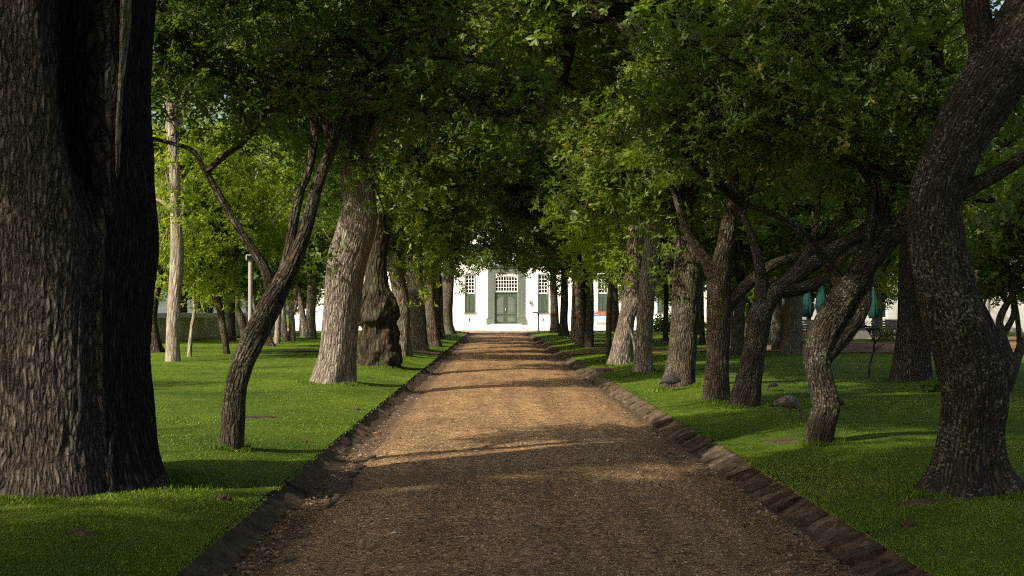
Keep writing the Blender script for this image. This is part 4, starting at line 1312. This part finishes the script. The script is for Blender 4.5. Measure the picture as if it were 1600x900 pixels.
class MB:
    def __init__(s): s.V = []; s.Fc = []

    def add(s, V, Q):
        o = len(s.V); s.V += [tuple(v) for v in V]; s.Fc += [tuple(i + o for i in q) for q in Q]; return s

    def box(s, x0, x1, y0, y1, z0, z1): return s.add(*box_data(x0, x1, y0, y1, z0, z1))

    def bar(s, a, b, r, n=6):
        V, Q, _ = tube([(*a, r), (*b, r)], 2, n, lump=0)
        s.add(V.tolist(), Q.tolist())
        s.Fc.append(tuple(range(len(s.V) - n, len(s.V))))
        return s

    def tubep(s, pts, r, n=6, m=12):
        V, Q, _ = tube([(*p, r) for p in pts], m, n, lump=0)
        return s.add(V.tolist(), Q.tolist())

    def prism(s, outline, y0, y1):
        """outline in x,z, extruded along y"""
        n = len(outline); o = len(s.V)
        s.V += [(x, y0, z) for x, z in outline] + [(x, y1, z) for x, z in outline]
        s.Fc += [tuple(o + i for i in range(n)), tuple(o + n + i for i in reversed(range(n)))]
        s.Fc += [(o + i, o + n + i, o + n + (i + 1) % n, o + (i + 1) % n) for i in range(n)]
        return s

    def build(s, name, mat, parent=None, bevel=0, smooth=False):
        me = bpy.data.meshes.new(name); me.from_pydata(s.V, [], s.Fc); me.materials.append(mat)
        if smooth: me.polygons.foreach_set('use_smooth', [True] * len(me.polygons))
        bm = bmesh.new(); bm.from_mesh(me); bmesh.ops.recalc_face_normals(bm, faces=bm.faces); bm.to_mesh(me); bm.free()
        o = link(name, me, parent)
        if bevel:
            b = o.modifiers.new('bevel', 'BEVEL'); b.width = bevel; b.segments = 2; b.limit_method = 'ANGLE'
        return o


# the manor
HY = 103.0
hc = P(791, 500, HY).x
house = empty('manor_house', (hc, HY, 0), 0, 'long white limewashed manor house with green door closing the end of the drive', 'house')
HW, EAVE = 17.0, 6.8
wins = [(-12.6, 1), (-7.8, 1), (-2.92, 1), (2.96, 1), (7.8, 1), (12.6, 1)]
w = MB()
# wall pieced round the openings (openings are 0.18 m deep recesses)
openx = [(x - .43, x + .43, 1.42, 4.52) for x, _ in wins] + [(-.93, .93, .50, 4.36)]
openx.sort()
cx = -HW
for (a, b, z0, z1) in openx:
    w.box(cx, a, 0, .45, 0, EAVE)
    w.box(a, b, 0, .45, 0, z0); w.box(a, b, 0, .45, z1, EAVE)
    cx = b
w.box(cx, HW, 0, .45, 0, EAVE)
w.box(-HW, HW, .25, .449, 0.002, EAVE - .002)
w.box(-HW, HW, .452, 8, 0, EAVE - .003)
w.build('wall', WHITE, house)
gab = [(-4.2, EAVE - .6), (-4.2, EAVE + .3), (-3.6, EAVE + .5), (-3.3, EAVE + 1.3), (-2.5, EAVE + 1.8), (-2.2, EAVE + 2.6), (-1.7, EAVE + 3.0), (-1.2, EAVE + 3.7), (0, EAVE + 4.2)]
MB().prism(gab + [(-x, z) for x, z in gab[-2::-1]], -.06, .35).build('gable', WHITE, house)
MB().add([(-HW - .3, -.35, EAVE - .1), (HW + .3, -.35, EAVE - .1), (HW + .3, 4.2, EAVE + 3.4), (-HW - .3, 4.2, EAVE + 3.4), (HW + .3, 8.6, EAVE - .1), (-HW - .3, 8.6, EAVE - .1),
          (-HW - .3, -.35, EAVE - .4), (HW + .3, -.35, EAVE - .4), (HW + .3, 8.6, EAVE - .4), (-HW - .3, 8.6, EAVE - .4)],
         [(0, 1, 2, 3), (3, 2, 4, 5), (6, 7, 1, 0), (5, 4, 8, 9), (7, 6, 9, 8), (1, 7, 8, 4, 2), (0, 3, 5, 9, 6)]).build('roof', THATCH, house)
MB().box(-HW, HW, -2.2, -.002, .0, .44).build('stoep', WHITE, house, .04)
st = MB(); st.box(-1.25, 1.25, -2.55, -2.202, 0, .30); st.box(-1.55, 1.55, -2.9, -2.552, 0, .15)
st.build('step', WHITE, house, .02)
MB().box(-1.25, 1.25, -.55, -.004, .442, .52).build('threshold', WHITEP, house, .02)
for s in (-1, 1):
    p = MB(); p.box(min(s * .94, s * 1.48), max(s * .94, s * 1.48), -.10, .0, .9, 5.0); p.box(min(s * .93, s * 1.60), max(s * .93, s * 1.60), -.18, .002, .445, .92)
    p.box(min(s * .90, s * 1.55), max(s * .90, s * 1.55), -.16, .001, .925, .99)
    p.build('pilaster', GREENP, house, .012)
MB().box(-1.65, 1.65, -.2, .0, 5.0, 5.25).box(-1.5, 1.5, -.12, .0, 4.62, 4.998).build('cornice', GREENP, house, .02)
for s in (-1, 1):
    d = MB()
    a, b = (min(s * .012, s * .89), max(s * .012, s * .89))
    d.box(a, b, .10, .16, .53, 2.99)
    door = d.build('door', GREENP2, house)
    m1, m2 = a + .13, b - .13
    for (z0, z1, arch) in ((.66, 1.12, 0), (1.32, 2.72, 1)):
        pn = MB()
        if arch:
            hi = z1; lo = z1 - .28
            ol = [(m1, z0), (m2, z0)] + ([(m2, lo), ((m1 + m2) / 2, hi - .05), (m1, hi)] if s > 0 else [(m2, hi), ((m1 + m2) / 2, hi - .05), (m1, lo)])
        else:
            ol = [(m1, z0), (m2, z0), (m2, z1), (m1, z1)]
        pn.prism(ol, .055, .10)
        cxx = sum(p_[0] for p_ in ol) / len(ol); czz = sum(p_[1] for p_ in ol) / len(ol)
        pn.prism([(cxx + (x - cxx) * .72, czz + (z - czz) * .86) for x, z in ol], .03, .054)
        pn.build('door_panel', GREENP, door, .01)
    if s < 0:
        MB().bar((-.06, .06, 1.55), (-.06, .06, 1.80), .02, 8).bar((-.06, .1, 1.66), (-.06, .03, 1.66), .03, 8).build('door_handle', WHIRON, door)
MB().box(-.93, .93, .03, .2, 3.0, 3.10).box(-.93, -.895, .02, .2, .50, 3.0).box(.895, .93, .02, .2, .50, 3.0).build('door_frame', GREENP, house)


def sash(x0, x1, z0, z1, nc, nr, name_parent, arch=False):
    fr = MB(); t = .055
    fr.box(x0, x0 + t, .02, .10, z0, z1); fr.box(x1 - t, x1, .02, .10, z0, z1); fr.box(x0 + t, x1 - t, .02, .10, z0, z0 + t * 1.5); fr.box(x0 + t, x1 - t, .02, .10, z1 - t, z1)
    a0, a1, b0, b1 = x0 + t, x1 - t, z0 + t * 1.5, z1 - t
    for i in range(1, nc):
        x = a0 + (a1 - a0) * i / nc; fr.box(x - .022, x + .022, .035, .085, b0, b1)
    for j in range(1, nr):
        z = b0 + (b1 - b0) * j / nr; fr.box(a0, a1, .038, .082, z - .022, z + .022)
    if arch:
        for s in (-1, 1):
            xa = x0 if s < 0 else x1
            fr.prism([(xa, z1 - .3), (xa, z1 + .001), (xa - s * .36, z1 + .001), (xa - s * .2, z1 - .07), (xa - s * .08, z1 - .16)][::s], .005, .019)
    f = fr.build('sash', WHITEP, name_parent)
    MB().box(a0, a1, .088, .096, b0, b1).build('pane', GLASS, name_parent)
    return f


fan = MB().box(-.93, .93, .0, .06, 4.345, 4.40).build('fanlight', GREENP, house)
sash(-.92, .92, 3.10, 4.345, 8, 4, fan, True)
for x, _ in wins:
    f = MB()
    f.box(x - .43, x - .37, -.03, .2, 1.42, 4.52); f.box(x + .37, x + .43, -.03, .2, 1.42, 4.52); f.box(x - .37, x + .37, -.03, .2, 4.45, 4.52); f.box(x - .37, x + .37, -.0, .2, 2.90, 2.95)
    wf = f.build('window', GREENP, house)
    sash(x - .37, x + .37, 2.95, 4.45, 3, 5, wf)
    for s in (-1, 1):
        a, b = sorted((x + s * .008, x + s * .368))
        sh = MB().box(a, b, .03, .07, 1.45, 2.90).prism([(a + .06, 1.55), (b - .06, 1.55), (b - .06, 2.70 if s < 0 else 2.5), (a + .06, 2.5 if s < 0 else 2.70)], .008, .03)
        sh.build('shutter', GREENP2, wf)
    MB().box(x - .50, x + .50, -.12, -.031, 1.34, 1.415).build('sill', GREENP, wf)
for x in (-2.97, 2.96, -8.2, 8.2):
    MB().box(x - .05, x + .05, -.02, .01, .72, .98).build('air_vent', IRON, house)
lan = MB().bar((0, -.14, 0), (0, -.14, .22), .09, 8).bar((0, -.14, .221), (0, -.14, .33), .04, 8).box(-.02, .02, -.1, 0, .1, .14)
lo = lan.build('wall_lantern', GREENP); lo.location = (hc + 1.95, HY, 2.1)
tag(lo, 'small green lantern on the white wall between door and right window', 'lantern')
# orange bench on the stoep
be = empty('bench', (P(937, 500, HY - .9).x, HY - .9, .44), 0, 'orange wooden bench against the white house, right of the avenue', 'bench')
for z, yy in ((.46, -.2), (.46, -.08), (.46, .04), (.72, .13), (.86, .15), (1.0, .17)):
    MB().box(-1.1, 1.1, yy - .05, yy + .05 if z < .5 else yy - .02, z - .02, z + (.02 if z < .5 else .09)).build('slat', ORANGEW, be)
for x in (-1.0, 1.0):
    MB().box(x - .04, x + .04, -.24, -.18, 0, .43).box(x - .04, x + .04, .18, .23, 0, 1.08).build('leg', ORANGEW, be)

# sign post at the end of the drive
sp = G(841, 522)
sg = empty('sign_post', (P(841.5, 521.5, 86).x, 86, 0.02), 0, 'thin dark post with a flat board seen nearly edge-on, before the house', 'signpost')
MB().box(-.045, .045, -.045, .045, -.1, 1.40).build('post', POSTM, sg, .01)
b_ = MB().box(-.40, .40, -.25, .25, 0, .035).build('board', POSTM, sg, .008); b_.location = (0, 0, 1.41); b_.rotation_euler = (.12, 0, 0)

# lamp post on the left lawn
lp = P(391, 520, 30)
lamp = empty('lamp_post', (lp.x, lp.y, float(lawnz(lp.x, lp.y))), 0.2, 'slim pale lamp post with a box head on the left lawn', 'lamp post')
MB().bar((0, 0, -.2), (0, 0, 2.52), .05, 14).build('pole', POLE, lamp, smooth=False)
MB().box(-.11, .09, -.08, .08, 2.52, 2.66).build('lamp_head', POLE, lamp, .03)
MB().box(-.09, .07, -.09, -.081, 2.54, 2.64).build('lens', GLASS, lamp)

# curved garden wall on the left
wl = empty('garden_wall', (-14, 55, 0), 0, 'low curved ochre garden wall with a white coping behind the left lawn', 'wall')
ctr = [(-20.5, 44.0), (-17.3, 47.5), (-15.5, 50.5), (-14.6, 54), (-14.2, 58), (-13.8, 63), (-13.4, 70), (-13.0, 78)]
pts = catmull([(x, y, 0) for x, y in ctr], 60)
tn = np.gradient(pts, axis=0); tn /= np.linalg.norm(tn, axis=1, keepdims=True); nr = np.stack([tn[:, 1], -tn[:, 0], 0 * tn[:, 0]], -1)


def wall_strip(hw, z0, z1, name, mat):
    V = []
    for p_, n_ in zip(pts, nr):
        for s, z in ((-1, z0), (1, z0), (1, z1), (-1, z1)):
            V.append((p_[0] + n_[0] * hw * s + 14, p_[1] + n_[1] * hw * s - 55, z))
    Q = [(i * 4 + a, i * 4 + (a + 1) % 4, (i + 1) * 4 + (a + 1) % 4, (i + 1) * 4 + a) for i in range(len(pts) - 1) for a in range(4)]
    Q += [(0, 1, 2, 3), tuple(len(V) - 4 + a for a in (3, 2, 1, 0))]
    m = MB(); m.add(V, Q); return m.build(name, mat, wl)


wall_strip(.16, -.1, 1.22, 'wall_body', OCHRE)
wall_strip(.25, 1.223, 1.44, 'coping', WHITE)

# white restaurant building far right, and the terrace in front of it
rx0, rx1, ry = 17.0, 46.0, 78.0
rest = empty('restaurant_building', ((rx0 + rx1) / 2, ry, 0), 0, 'pale plastered building far right beyond the terrace', 'building')
ox = (rx0 + rx1) / 2
rw = MB(); rwins = [18.5, 21.0, 23.6, 26.2, 37.5, 41]
cx = rx0 - ox
for a in rwins:
    rw.box(cx, a - .5 - ox, 0, .4, -.1, 4.9); rw.box(a - .5 - ox, a + .5 - ox, 0, .4, -.1, 1.1); rw.box(a - .5 - ox, a + .5 - ox, 0, .4, 3.0, 4.9); cx = a + .5 - ox
rw.box(cx, rx1 - ox, 0, .4, -.1, 4.9)
rw.box(rx0 - ox, rx1 - ox, .401, 7, -.1, 4.897)
rw.build('wall', GREYWHITE, rest)
for a in rwins:
    wf = MB().box(a - .5 - ox, a + .5 - ox, .2, .30, 1.1, 1.16).box(a - .5 - ox, a + .5 - ox, .2, .30, 2.94, 3.0).box(a - .5 - ox, a - .44 - ox, .2, .3, 1.16, 2.94).box(a + .44 - ox, a + .5 - ox, .2, .3, 1.16, 2.94).box(a - .03 - ox, a + .03 - ox, .21, .29, 1.16, 2.94).box(a - .44 - ox, a + .44 - ox, .215, .285, 2.0, 2.06).build('window', WHITEP, rest)
    MB().box(a - .44 - ox, a + .44 - ox, .292, .299, 1.16, 2.94).build('pane', GLASS, wf)
MB().prism([(rx0 - .4 - ox, 4.9), (rx1 + .4 - ox, 4.9), (rx1 - 1.2 - ox, 7.4), (rx0 + 1.2 - ox, 7.4)], -.4, 7.4).build('roof', THATCH, rest)
MB().bar((30.2 - ox, -.08, 0), (30.2 - ox, -.08, 4.8), .06, 8).build('downpipe', POLE, rest)
MB().box(29.5 - ox, 32 - ox, -.9, -.003, -.1, .5).box(29.2 - ox, 32.3 - ox, -1.25, -.903, -.1, .3).build('step', STONE, rest, .02)

TY = 60.0


def ter(px, y=TY): return P(px, 500, y).x


def tz(x, y): return float(lawnz(x, y))


# terrace platform and piers
tplat = empty('terrace_wall', (ter(1290, TY + 3), TY + 3, 0.15), 0, 'low grey stone terrace wall with square piers on the far right', 'wall')
for (a, b) in ((1196, 1216), (1222, 1262), (1275, 1338), (1362, 1440)):
    xa, xb = ter(a, TY + 3) - tplat.location.x, ter(b, TY + 3) - tplat.location.x
    n = max(1, int((xb - xa) / .45))
    for row in range(2):
        for i in range(n):
            u0 = xa + (xb - xa) * i / n + .008 + (.1 if row else 0); u1 = xa + (xb - xa) * (i + 1) / n - .008 + (.1 if row else 0)
            MB().box(u0, min(u1, xb), -.12 + .02 * ((i * 7 + row) % 3), .15, row * .2, row * .2 + .19).build('stone', STONE, tplat, .012)
for a in (1205, 1219, 1266, 1342):
    xa = ter(a, TY + 3) - tplat.location.x
    MB().box(xa - .18, xa + .18, -.2, .2, -.1, .8).box(xa - .22, xa + .22, -.24, .24, .803, .88).build('pier', STONE, tplat, .015)
stp = empty('stone_steps', (ter(1350, TY + 1.6), TY + 1.6, .15), 0, 'dark grey stone steps up to the terrace, far right', 'steps')
for i in range(4):
    MB().box(-.55, .55, i * .3, i * .3 + .296, -.1, .14 * (i + 1)).build('tread', SLATW, stp, .012)


def parasol(px, y, h, label):
    x = ter(px, y); z = tz(x, y)
    r = empty('parasol', (x, y, z), px * .1, label, 'parasol', 'closed green parasols on the terrace')
    MB().bar((0, 0, .05), (0, 0, h + .1), .025, 8).build('pole', SLATW, r)
    MB().bar((0, 0, 0), (0, 0, .08), .28, 12).build('base', STONE, r)
    n, m = 24, 10
    V = []
    for i in range(m):
        t = i / (m - 1)
        rad = .03 + .23 * math.sin(min(t * 1.25, 1) * math.pi / 2) * (1 - .35 * max(0, t - .75) / .25)
        for j in range(n):
            a = j / n * 2 * math.pi
            V.append((math.cos(a) * rad * (1 + .22 * math.cos(8 * a)), math.sin(a) * rad * (1 + .22 * math.cos(8 * a)), h - t * (h * .58)))
    Q = [(i * n + j, i * n + (j + 1) % n, (i + 1) * n + (j + 1) % n, (i + 1) * n + j) for i in range(m - 1) for j in range(n)]
    MB().add(V, Q + [tuple(range((m - 1) * n, m * n))]).build('canopy', TEAL, r, smooth=True)


parasol(1262, 62, 2.5, 'closed green parasol just right of the thick brown trunk')
parasol(1284, 63, 2.8, 'closed green parasol tucked behind the crooked oak, second from left')
parasol(1331, 62, 2.2, 'closed green parasol seen in the fork of the crooked oak')
parasol(1365, 61, 2.4, 'closed green parasol right of the crooked oak, above the steps')


def bench(px, y, rz, label, w=1.5, iron=IRON):
    x = ter(px, y); z = tz(x, y)
    r = empty('garden_bench', (x, y, z), rz, label, 'bench', 'iron and slat garden benches on the terrace')
    for i in range(4):
        MB().box(-w / 2, w / 2, -.25 + i * .12, -.16 + i * .12, .42, .445).build('slat', SLATW, r)
    for i in range(4):
        MB().box(-w / 2, w / 2, .235 + i * .02, .26 + i * .02, .52 + i * .11, .60 + i * .11).build('slat', SLATW, r)
    for s in (-1, 1):
        m = MB(); xx = s * (w / 2 - .05)
        m.tubep([(xx, -.28, 0), (xx, -.22, .2), (xx, -.24, .42), (xx, -.2, .62), (xx, .0, .64), (xx, .24, .62)], .018)
        m.tubep([(xx, .34, 0), (xx, .24, .25), (xx, .22, .45), (xx, .30, .95)], .018)
        m.tubep([(xx, -.22, .42), (xx, .0, .40), (xx, .23, .43)], .016)
        for c_ in ((0.0, .52, .07), (-.12, .2, .10), (.12, .2, .10)):
            m.tubep([(xx, c_[0] + c_[2] * math.cos(a), c_[1] + c_[2] * math.sin(a)) for a in np.linspace(0, 2 * math.pi, 9)], .010, 5, 14)
        m.build('side_frame', iron, r)


bench(1271, 57.5, .2, 'slatted garden bench beside the thick brown trunk, by the terrace', 1.0)
bench(1392, 56, -.1, 'dark iron garden bench right of the stone steps', 1.6)
bench(1410, 60, .3, 'dark garden bench behind the bare sapling, nearest the grey trunk', 1.5)


def iron_chair(px, y, rz, label, mat):
    x = ter(px, y); z = tz(x, y)
    r = empty('iron_chair', (x, y, z), rz, label, 'chair', 'ornate iron chairs on the terrace')
    MB().bar((0, 0, .43), (0, 0, .46), .22, 14).build('seat', mat, r)
    b = MB(); b.tubep([(-.2, .18, .45), (-.22, .22, .75), (-.1, .24, .95), (0, .25, .99), (.1, .24, .95), (.22, .22, .75), (.2, .18, .45)], .018, 6, 20)
    for cx_, cz_, rr in ((0, .72, .10), (-.1, .6, .07), (.1, .6, .07), (0, .88, .06)):
        b.tubep([(cx_ + rr * math.cos(a), .22, cz_ + rr * math.sin(a)) for a in np.linspace(0, 2 * math.pi, 9)], .012, 5, 14)
    b.build('backrest', mat, r)
    for sx in (-1, 1):
        for sy in (-1, 1):
            MB().tubep([(sx * .15, sy * .15, .43), (sx * .13, sy * .13, .2), (sx * .2, sy * .2, 0)], .014).build('leg', mat, r)


iron_chair(1256, 58, .2, 'white ornate iron chair right beside the thick brown trunk', WHIRON)
iron_chair(1212, 59, -.3, 'white ornate iron chair left of the thick brown trunk, between the piers', WHIRON)
iron_chair(1376, 55, .4, 'dark ornate iron chair behind the bare sapling', IRON)
iron_chair(1325, 58, .1, 'dark ornate iron chair seen through the fork of the crooked oak', IRON)

# shrub by the steps, dark clump behind the near right trunk


def shrub(p, rad, label, lmat, seed, leaf=.07, n=60):
    g_ = np.random.default_rng(seed)
    root = empty('shrub', p, 0, label, 'shrub')
    q = g_.normal(0, 1, (n, 3)); q /= np.linalg.norm(q, axis=1, keepdims=True); q *= (g_.random((n, 1)) ** .4) * rad
    q[:, 2] = np.abs(q[:, 2]) + rad * .25
    per = 20; cnt = n * per
    C = np.repeat(q, per, 0) + g_.normal(0, rad * .13, (cnt, 3))
    V, l, s, k_ = leaves_arrays(C, g_.normal(0, .7, (cnt, 3)) + np.array([0, 0, .8]), leaf * g_.uniform(.6, 1.2, cnt), 'mid', g_)
    link('foliage', np_mesh('foliage', V, l, s, lmat, False, {'tint': np.repeat(np.clip(g_.normal(.5, .2, cnt), 0, 1), k_)}), root)
    b = MB()
    for i in range(9):
        e = q[i]; b.tubep([(0, 0, -.05), tuple(e * .5 + np.array([0, 0, .05])), tuple(e)], .012, 5, 6)
    o = b.build('stem', BARK_DARK, root)


pp = G(1386, 533); shrub((P(1386, 520, 56.5).x, 56.5, tz(pp.x, 56.5)), .62, 'yellow green shrub at the top of the terrace steps', LEAF_BRIGHT, 5, .09, 80)
pp = G(1455, 612); shrub((pp.x, pp.y, pp.z), .16, 'small dark clump of shoots at the foot of the grey trunk', LEAF_DEEP, 6, .06, 40)

for q_, (px, yy, rr) in enumerate(((1036, 84, 1.0), (1062, 86, 1.2), (1086, 85, .9), (1150, 80, 1.1), (1175, 82, 1.0))):
    shrub((P(px, 500, yy).x, yy, tz(0, yy) - .1), rr, 'dark rounded bush before the far end of the white house, %s from the left' % ORD[q_], LEAF_DEEP, 50 + q_, .16, 130)

# mossy stone block by the track
pp = G(942, 582)
o = MB().box(-.22, .22, -.14, .14, -.08, .10).build('stone_block', KSTONE, bevel=.02)
o.location = (pp.x, pp.y, pp.z); o.rotation_euler = (0, 0, .2)
tag(o, 'small mossy stone block on the grass beside the drive, right row', 'block')


# fallen bark piece and clods on the left lawn
def clod(px, py, w, label, name='clod', seed=1, mat=KDIRT):
    p = G(px, py); g_ = np.random.default_rng(seed)
    bm = bmesh.new(); bmesh.ops.create_icosphere(bm, subdivisions=3, radius=w)
    for v in bm.verts:
        n = float(vnoise(np.array(v.co) / w * 1.7 + seed, seed)) * .3 + float(vnoise(np.array(v.co) / w * 4 + seed, seed)) * .15
        v.co *= (1 + n); v.co.z *= .42; v.co.y *= .7
    me = bpy.data.meshes.new(name); bm.to_mesh(me); bm.free(); me.materials.append(mat)
    o = link(name, me); o.location = (p.x, p.y, p.z + w * .22)
    tag(o, label, name.replace('_', ' '))


clod(350, 781, .055, 'dark clod of earth on the near left lawn by the drive', 'clod', 1)
clod(476, 691, .035, 'small dark clod on the sunlit grass right of the leaning oak', 'clod', 2)
clod(556, 641, .05, 'small dark clod on the grass close to the left kerb', 'clod', 3)
clod(1418, 822, .045, 'curled buff leaf-like bark flake on the near right lawn', 'bark_flake', 4, LITTER)
# worn bare patches
for (px, py, rx, ry_, sd) in ((405, 652, .34, .22, 1), (1210, 690, .16, .12, 2), (1440, 785, .26, .13, 3), (1236, 690, .14, .10, 4), (130, 833, .12, .10, 5)):
    p = G(px, py)
    n = 40; V = [(p.x, p.y, float(lawnz(p.x, p.y)) + .014)]
    for ring, f_ in ((1, .5), (2, 1.0)):
        for i in range(n):
            a = i / n * 2 * math.pi
            rr = (1 + .28 * float(vnoise(np.array([math.cos(a) * 2 + sd, math.sin(a) * 2, 0]), sd)) + .12 * math.sin(7 * a + sd)) * f_
            x, y = p.x + math.cos(a) * rx * rr, p.y + math.sin(a) * ry_ * rr
            V.append((x, y, float(lawnz(x, y)) + (.014 if ring == 1 else -.004)))
    Fq = [(0, 1 + i, 1 + (i + 1) % n) for i in range(n)] + [(1 + i, 1 + n + i, 1 + n + (i + 1) % n, 1 + (i + 1) % n) for i in range(n)]
    me = bpy.data.meshes.new('bare_patch'); me.from_pydata(V, [], Fq); me.materials.append(KDIRT)
    tag(link('bare_earth', me), kind='structure')

# hills far off
g_ = np.random.default_rng(2)
xs = np.linspace(-900, 900, 60); ysn = np.linspace(350, 900, 20)
grid_sheet('hills', xs, ysn, lambda x, y: -1 + 90 * sstep((y - 350) / 400) * (1 + .35 * vnoise(np.stack([x / 160, y / 160, 0 * x], -1), 4)), HILL)


# ------------------------------------------------------------------ birds
def feather_mat(name, a, b_, c_, scale=60):
    m, nt, b, out = newmat(name)
    p = nd(nt, "ShaderNodeTexCoord").outputs['Object']
    v = nd(nt, "ShaderNodeTexVoronoi"); v.inputs['Scale'].default_value = scale; nt.links.new(p, v.inputs['Vector'])
    n = noise(nt, p, 12, 4)
    c = ramp(nt, n.outputs['Fac'], [(.35, a), (.6, b_)])
    c = mixc(nt, ramp(nt, v.outputs['Distance'], [(.22, (1, 1, 1)), (.34, (0, 0, 0))]), c, c_)
    nt.links.new(c, b.inputs['Base Color']); b.inputs['Roughness'].default_value = .8
    bump(nt, v.outputs['Distance'], .5, .004, b)
    return m


FE_BROWN = feather_mat('brown_feathers', (0.05, 0.035, 0.027), (0.17, 0.125, 0.10), (0.34, 0.29, 0.24), 26)
FE_DARK = feather_mat('dark_feathers', (0.010, 0.009, 0.009), (0.022, 0.019, 0.017), (0.05, 0.045, 0.04), 60)
BEAK = simple('beak_horn', (.25, .2, .14), .5)
SKINB = simple('bare_head_skin', (.10, .13, .16), .6)
LEGB = simple('bird_leg', (.12, .10, .08), .6)


def bird(loc, rz, scale, label, feather, pose):
    root = empty('ground_bird', loc, rz, label, 'bird', 'ground birds feeding on the right lawn')
    # one skinned body: tail, back, breast, neck, head (x forward)
    if pose == 'peck':
        sk = [(-.27, .19, .012, .03), (-.20, .205, .03, .05), (-.12, .215, .075, .07), (-.02, .225, .10, .095), (.08, .205, .088, .088), (.145, .16, .05, .055), (.18, .11, .032, .034), (.205, .07, .025, .026), (.235, .05, .027, .026), (.262, .042, .014, .014)]
    elif pose == 'walk':
        sk = [(-.27, .23, .012, .03), (-.20, .235, .03, .05), (-.12, .235, .075, .07), (-.02, .235, .10, .095), (.08, .23, .085, .085), (.15, .215, .05, .05), (.20, .20, .032, .032), (.245, .185, .026, .026), (.275, .18, .028, .026), (.30, .172, .014, .014)]
    else:
        sk = [(-.22, .13, .012, .03), (-.17, .17, .035, .05), (-.10, .20, .08, .08), (-.01, .225, .10, .10), (.07, .25, .08, .085), (.115, .30, .045, .048), (.13, .35, .03, .03), (.14, .385, .026, .026), (.16, .405, .028, .027), (.187, .40, .014, .014)]
    m, n = 40, 18
    c = catmull([(x, z, a, b_) for x, z, a, b_ in sk], m)
    V = []
    for i in range(m):
        x, z, a, b_ = c[i]
        j0, j1 = max(0, i - 1), min(m - 1, i + 1)
        tx, tz_ = c[j1][0] - c[j0][0], c[j1][1] - c[j0][1]; l_ = math.hypot(tx, tz_) or 1
        nx, nz = -tz_ / l_, tx / l_
        for k_ in range(n):
            t_ = k_ / n * 2 * math.pi
            s_ = math.sin(t_); 
            V.append((x + nx * b_ * s_, a * math.cos(t_), z + nz * b_ * s_))
    Q = [(i * n + k_, i * n + (k_ + 1) % n, (i + 1) * n + (k_ + 1) % n, (i + 1) * n + k_) for i in range(m - 1) for k_ in range(n)]
    b = MB(); b.add(V, Q + [tuple(range(n - 1, -1, -1)), tuple(range((m - 1) * n, m * n))])
    b.build('body', feather, root, smooth=True)
    hx, hz = c[-6][0], c[-6][1]
    ex, ez = c[-1][0], c[-1][1]
    dx, dz = ex - c[-3][0], ez - c[-3][1]; l_ = math.hypot(dx, dz)
    V, Q, _ = tube([(ex - dx / l_ * .008, 0, ez - dz / l_ * .008, .011), (ex + dx / l_ * .014, 0, ez + dz / l_ * .014, .008), (ex + dx / l_ * .03, 0, ez + dz / l_ * .03 - .004, .0015)], 6, 8, lump=0)
    MB().add(V.tolist(), Q.tolist()).build('beak', BEAK, root, smooth=True)
    V, Q, _ = tube([(hx, 0, hz + .012, .018), (hx - .004, 0, hz + .035, .013), (hx - .012, 0, hz + .05, .004)], 6, 8, lump=0)
    MB().add(V.tolist(), Q.tolist()).build('crest', SKINB, root, smooth=True)
    bx, bz = (-.03, .22) if pose != 'up' else (-.03, .21)
    for s in (-1, 1):
        wv = []
        for i in range(14):
            for j in range(7):
                u = i / 13; w_ = j / 6 * 2 - 1
                x = bx + .12 - u * .30; half = .072 * math.sin(min(1, u * 1.6 + .12) * math.pi / 2) * (1 - max(0, u - .5) * 1.7)
                z = bz + .01 - .02 * u + w_ * half
                y = .095 * math.sqrt(max(0, 1 - (u * 1.15 - .35) ** 2 * 1.0)) * math.cos(w_ * .9) + .012
                wv.append((x, s * y, z))
        wq = [(i * 7 + j, i * 7 + j + 1, (i + 1) * 7 + j + 1, (i + 1) * 7 + j) for i in range(13) for j in range(6)]
        wo = MB().add(wv, wq).build('wing', feather, root, smooth=True)
        so_ = wo.modifiers.new('solid', 'SOLIDIFY'); so_.thickness = .012
        lx = .0 + s * .025
        lg = MB(); lg.tubep([(lx - .02, s * .04, .16), (lx + .005, s * .045, .10), (lx - .015, s * .045, .05), (lx, s * .045, .004)], .009, 6, 8)
        for t_ in (-.5, 0, .5):
            lg.bar((lx, s * .045, .006), (lx + .05 * math.cos(t_), s * .045 + .05 * math.sin(t_), .003), .005, 5)
        lg.bar((lx, s * .045, .006), (lx - .02, s * .045, .003), .004, 5)
        lg.build('leg', LEGB, root)
        e_ = MB(); V, Q, _ = tube([(hx + .006, s * .019, hz + .004, .001), (hx + .006, s * .0235, hz + .004, .006), (hx + .006, s * .028, hz + .004, .001)], 5, 8, lump=0)
        e_.add(V.tolist(), Q.tolist()).build('eye', IRON, root, smooth=True)
    root.scale = (scale, scale, scale * 1.25)
    return root


p = G(1233, 652); bird((p.x, p.y, p.z), -.05, .68, 'grey brown mottled bird pecking the grass left of the crooked oak', FE_BROWN, 'peck')
p = G(1304, 657); bird((p.x + .02, p.y + .25, p.z), 2.3, .7, 'dark bird half hidden behind the crooked oak trunk', FE_DARK, 'walk')
p = G(1048, 612); bird((p.x, p.y, p.z), 3.2, .66, 'blackish bird walking at the foot of the stout brown trunk', FE_DARK, 'walk')
p = G(1207, 610); bird((p.x, p.y, p.z), 2.6, .36, 'small black and white bird on the lawn behind the pecking one', FE_DARK, 'peck')
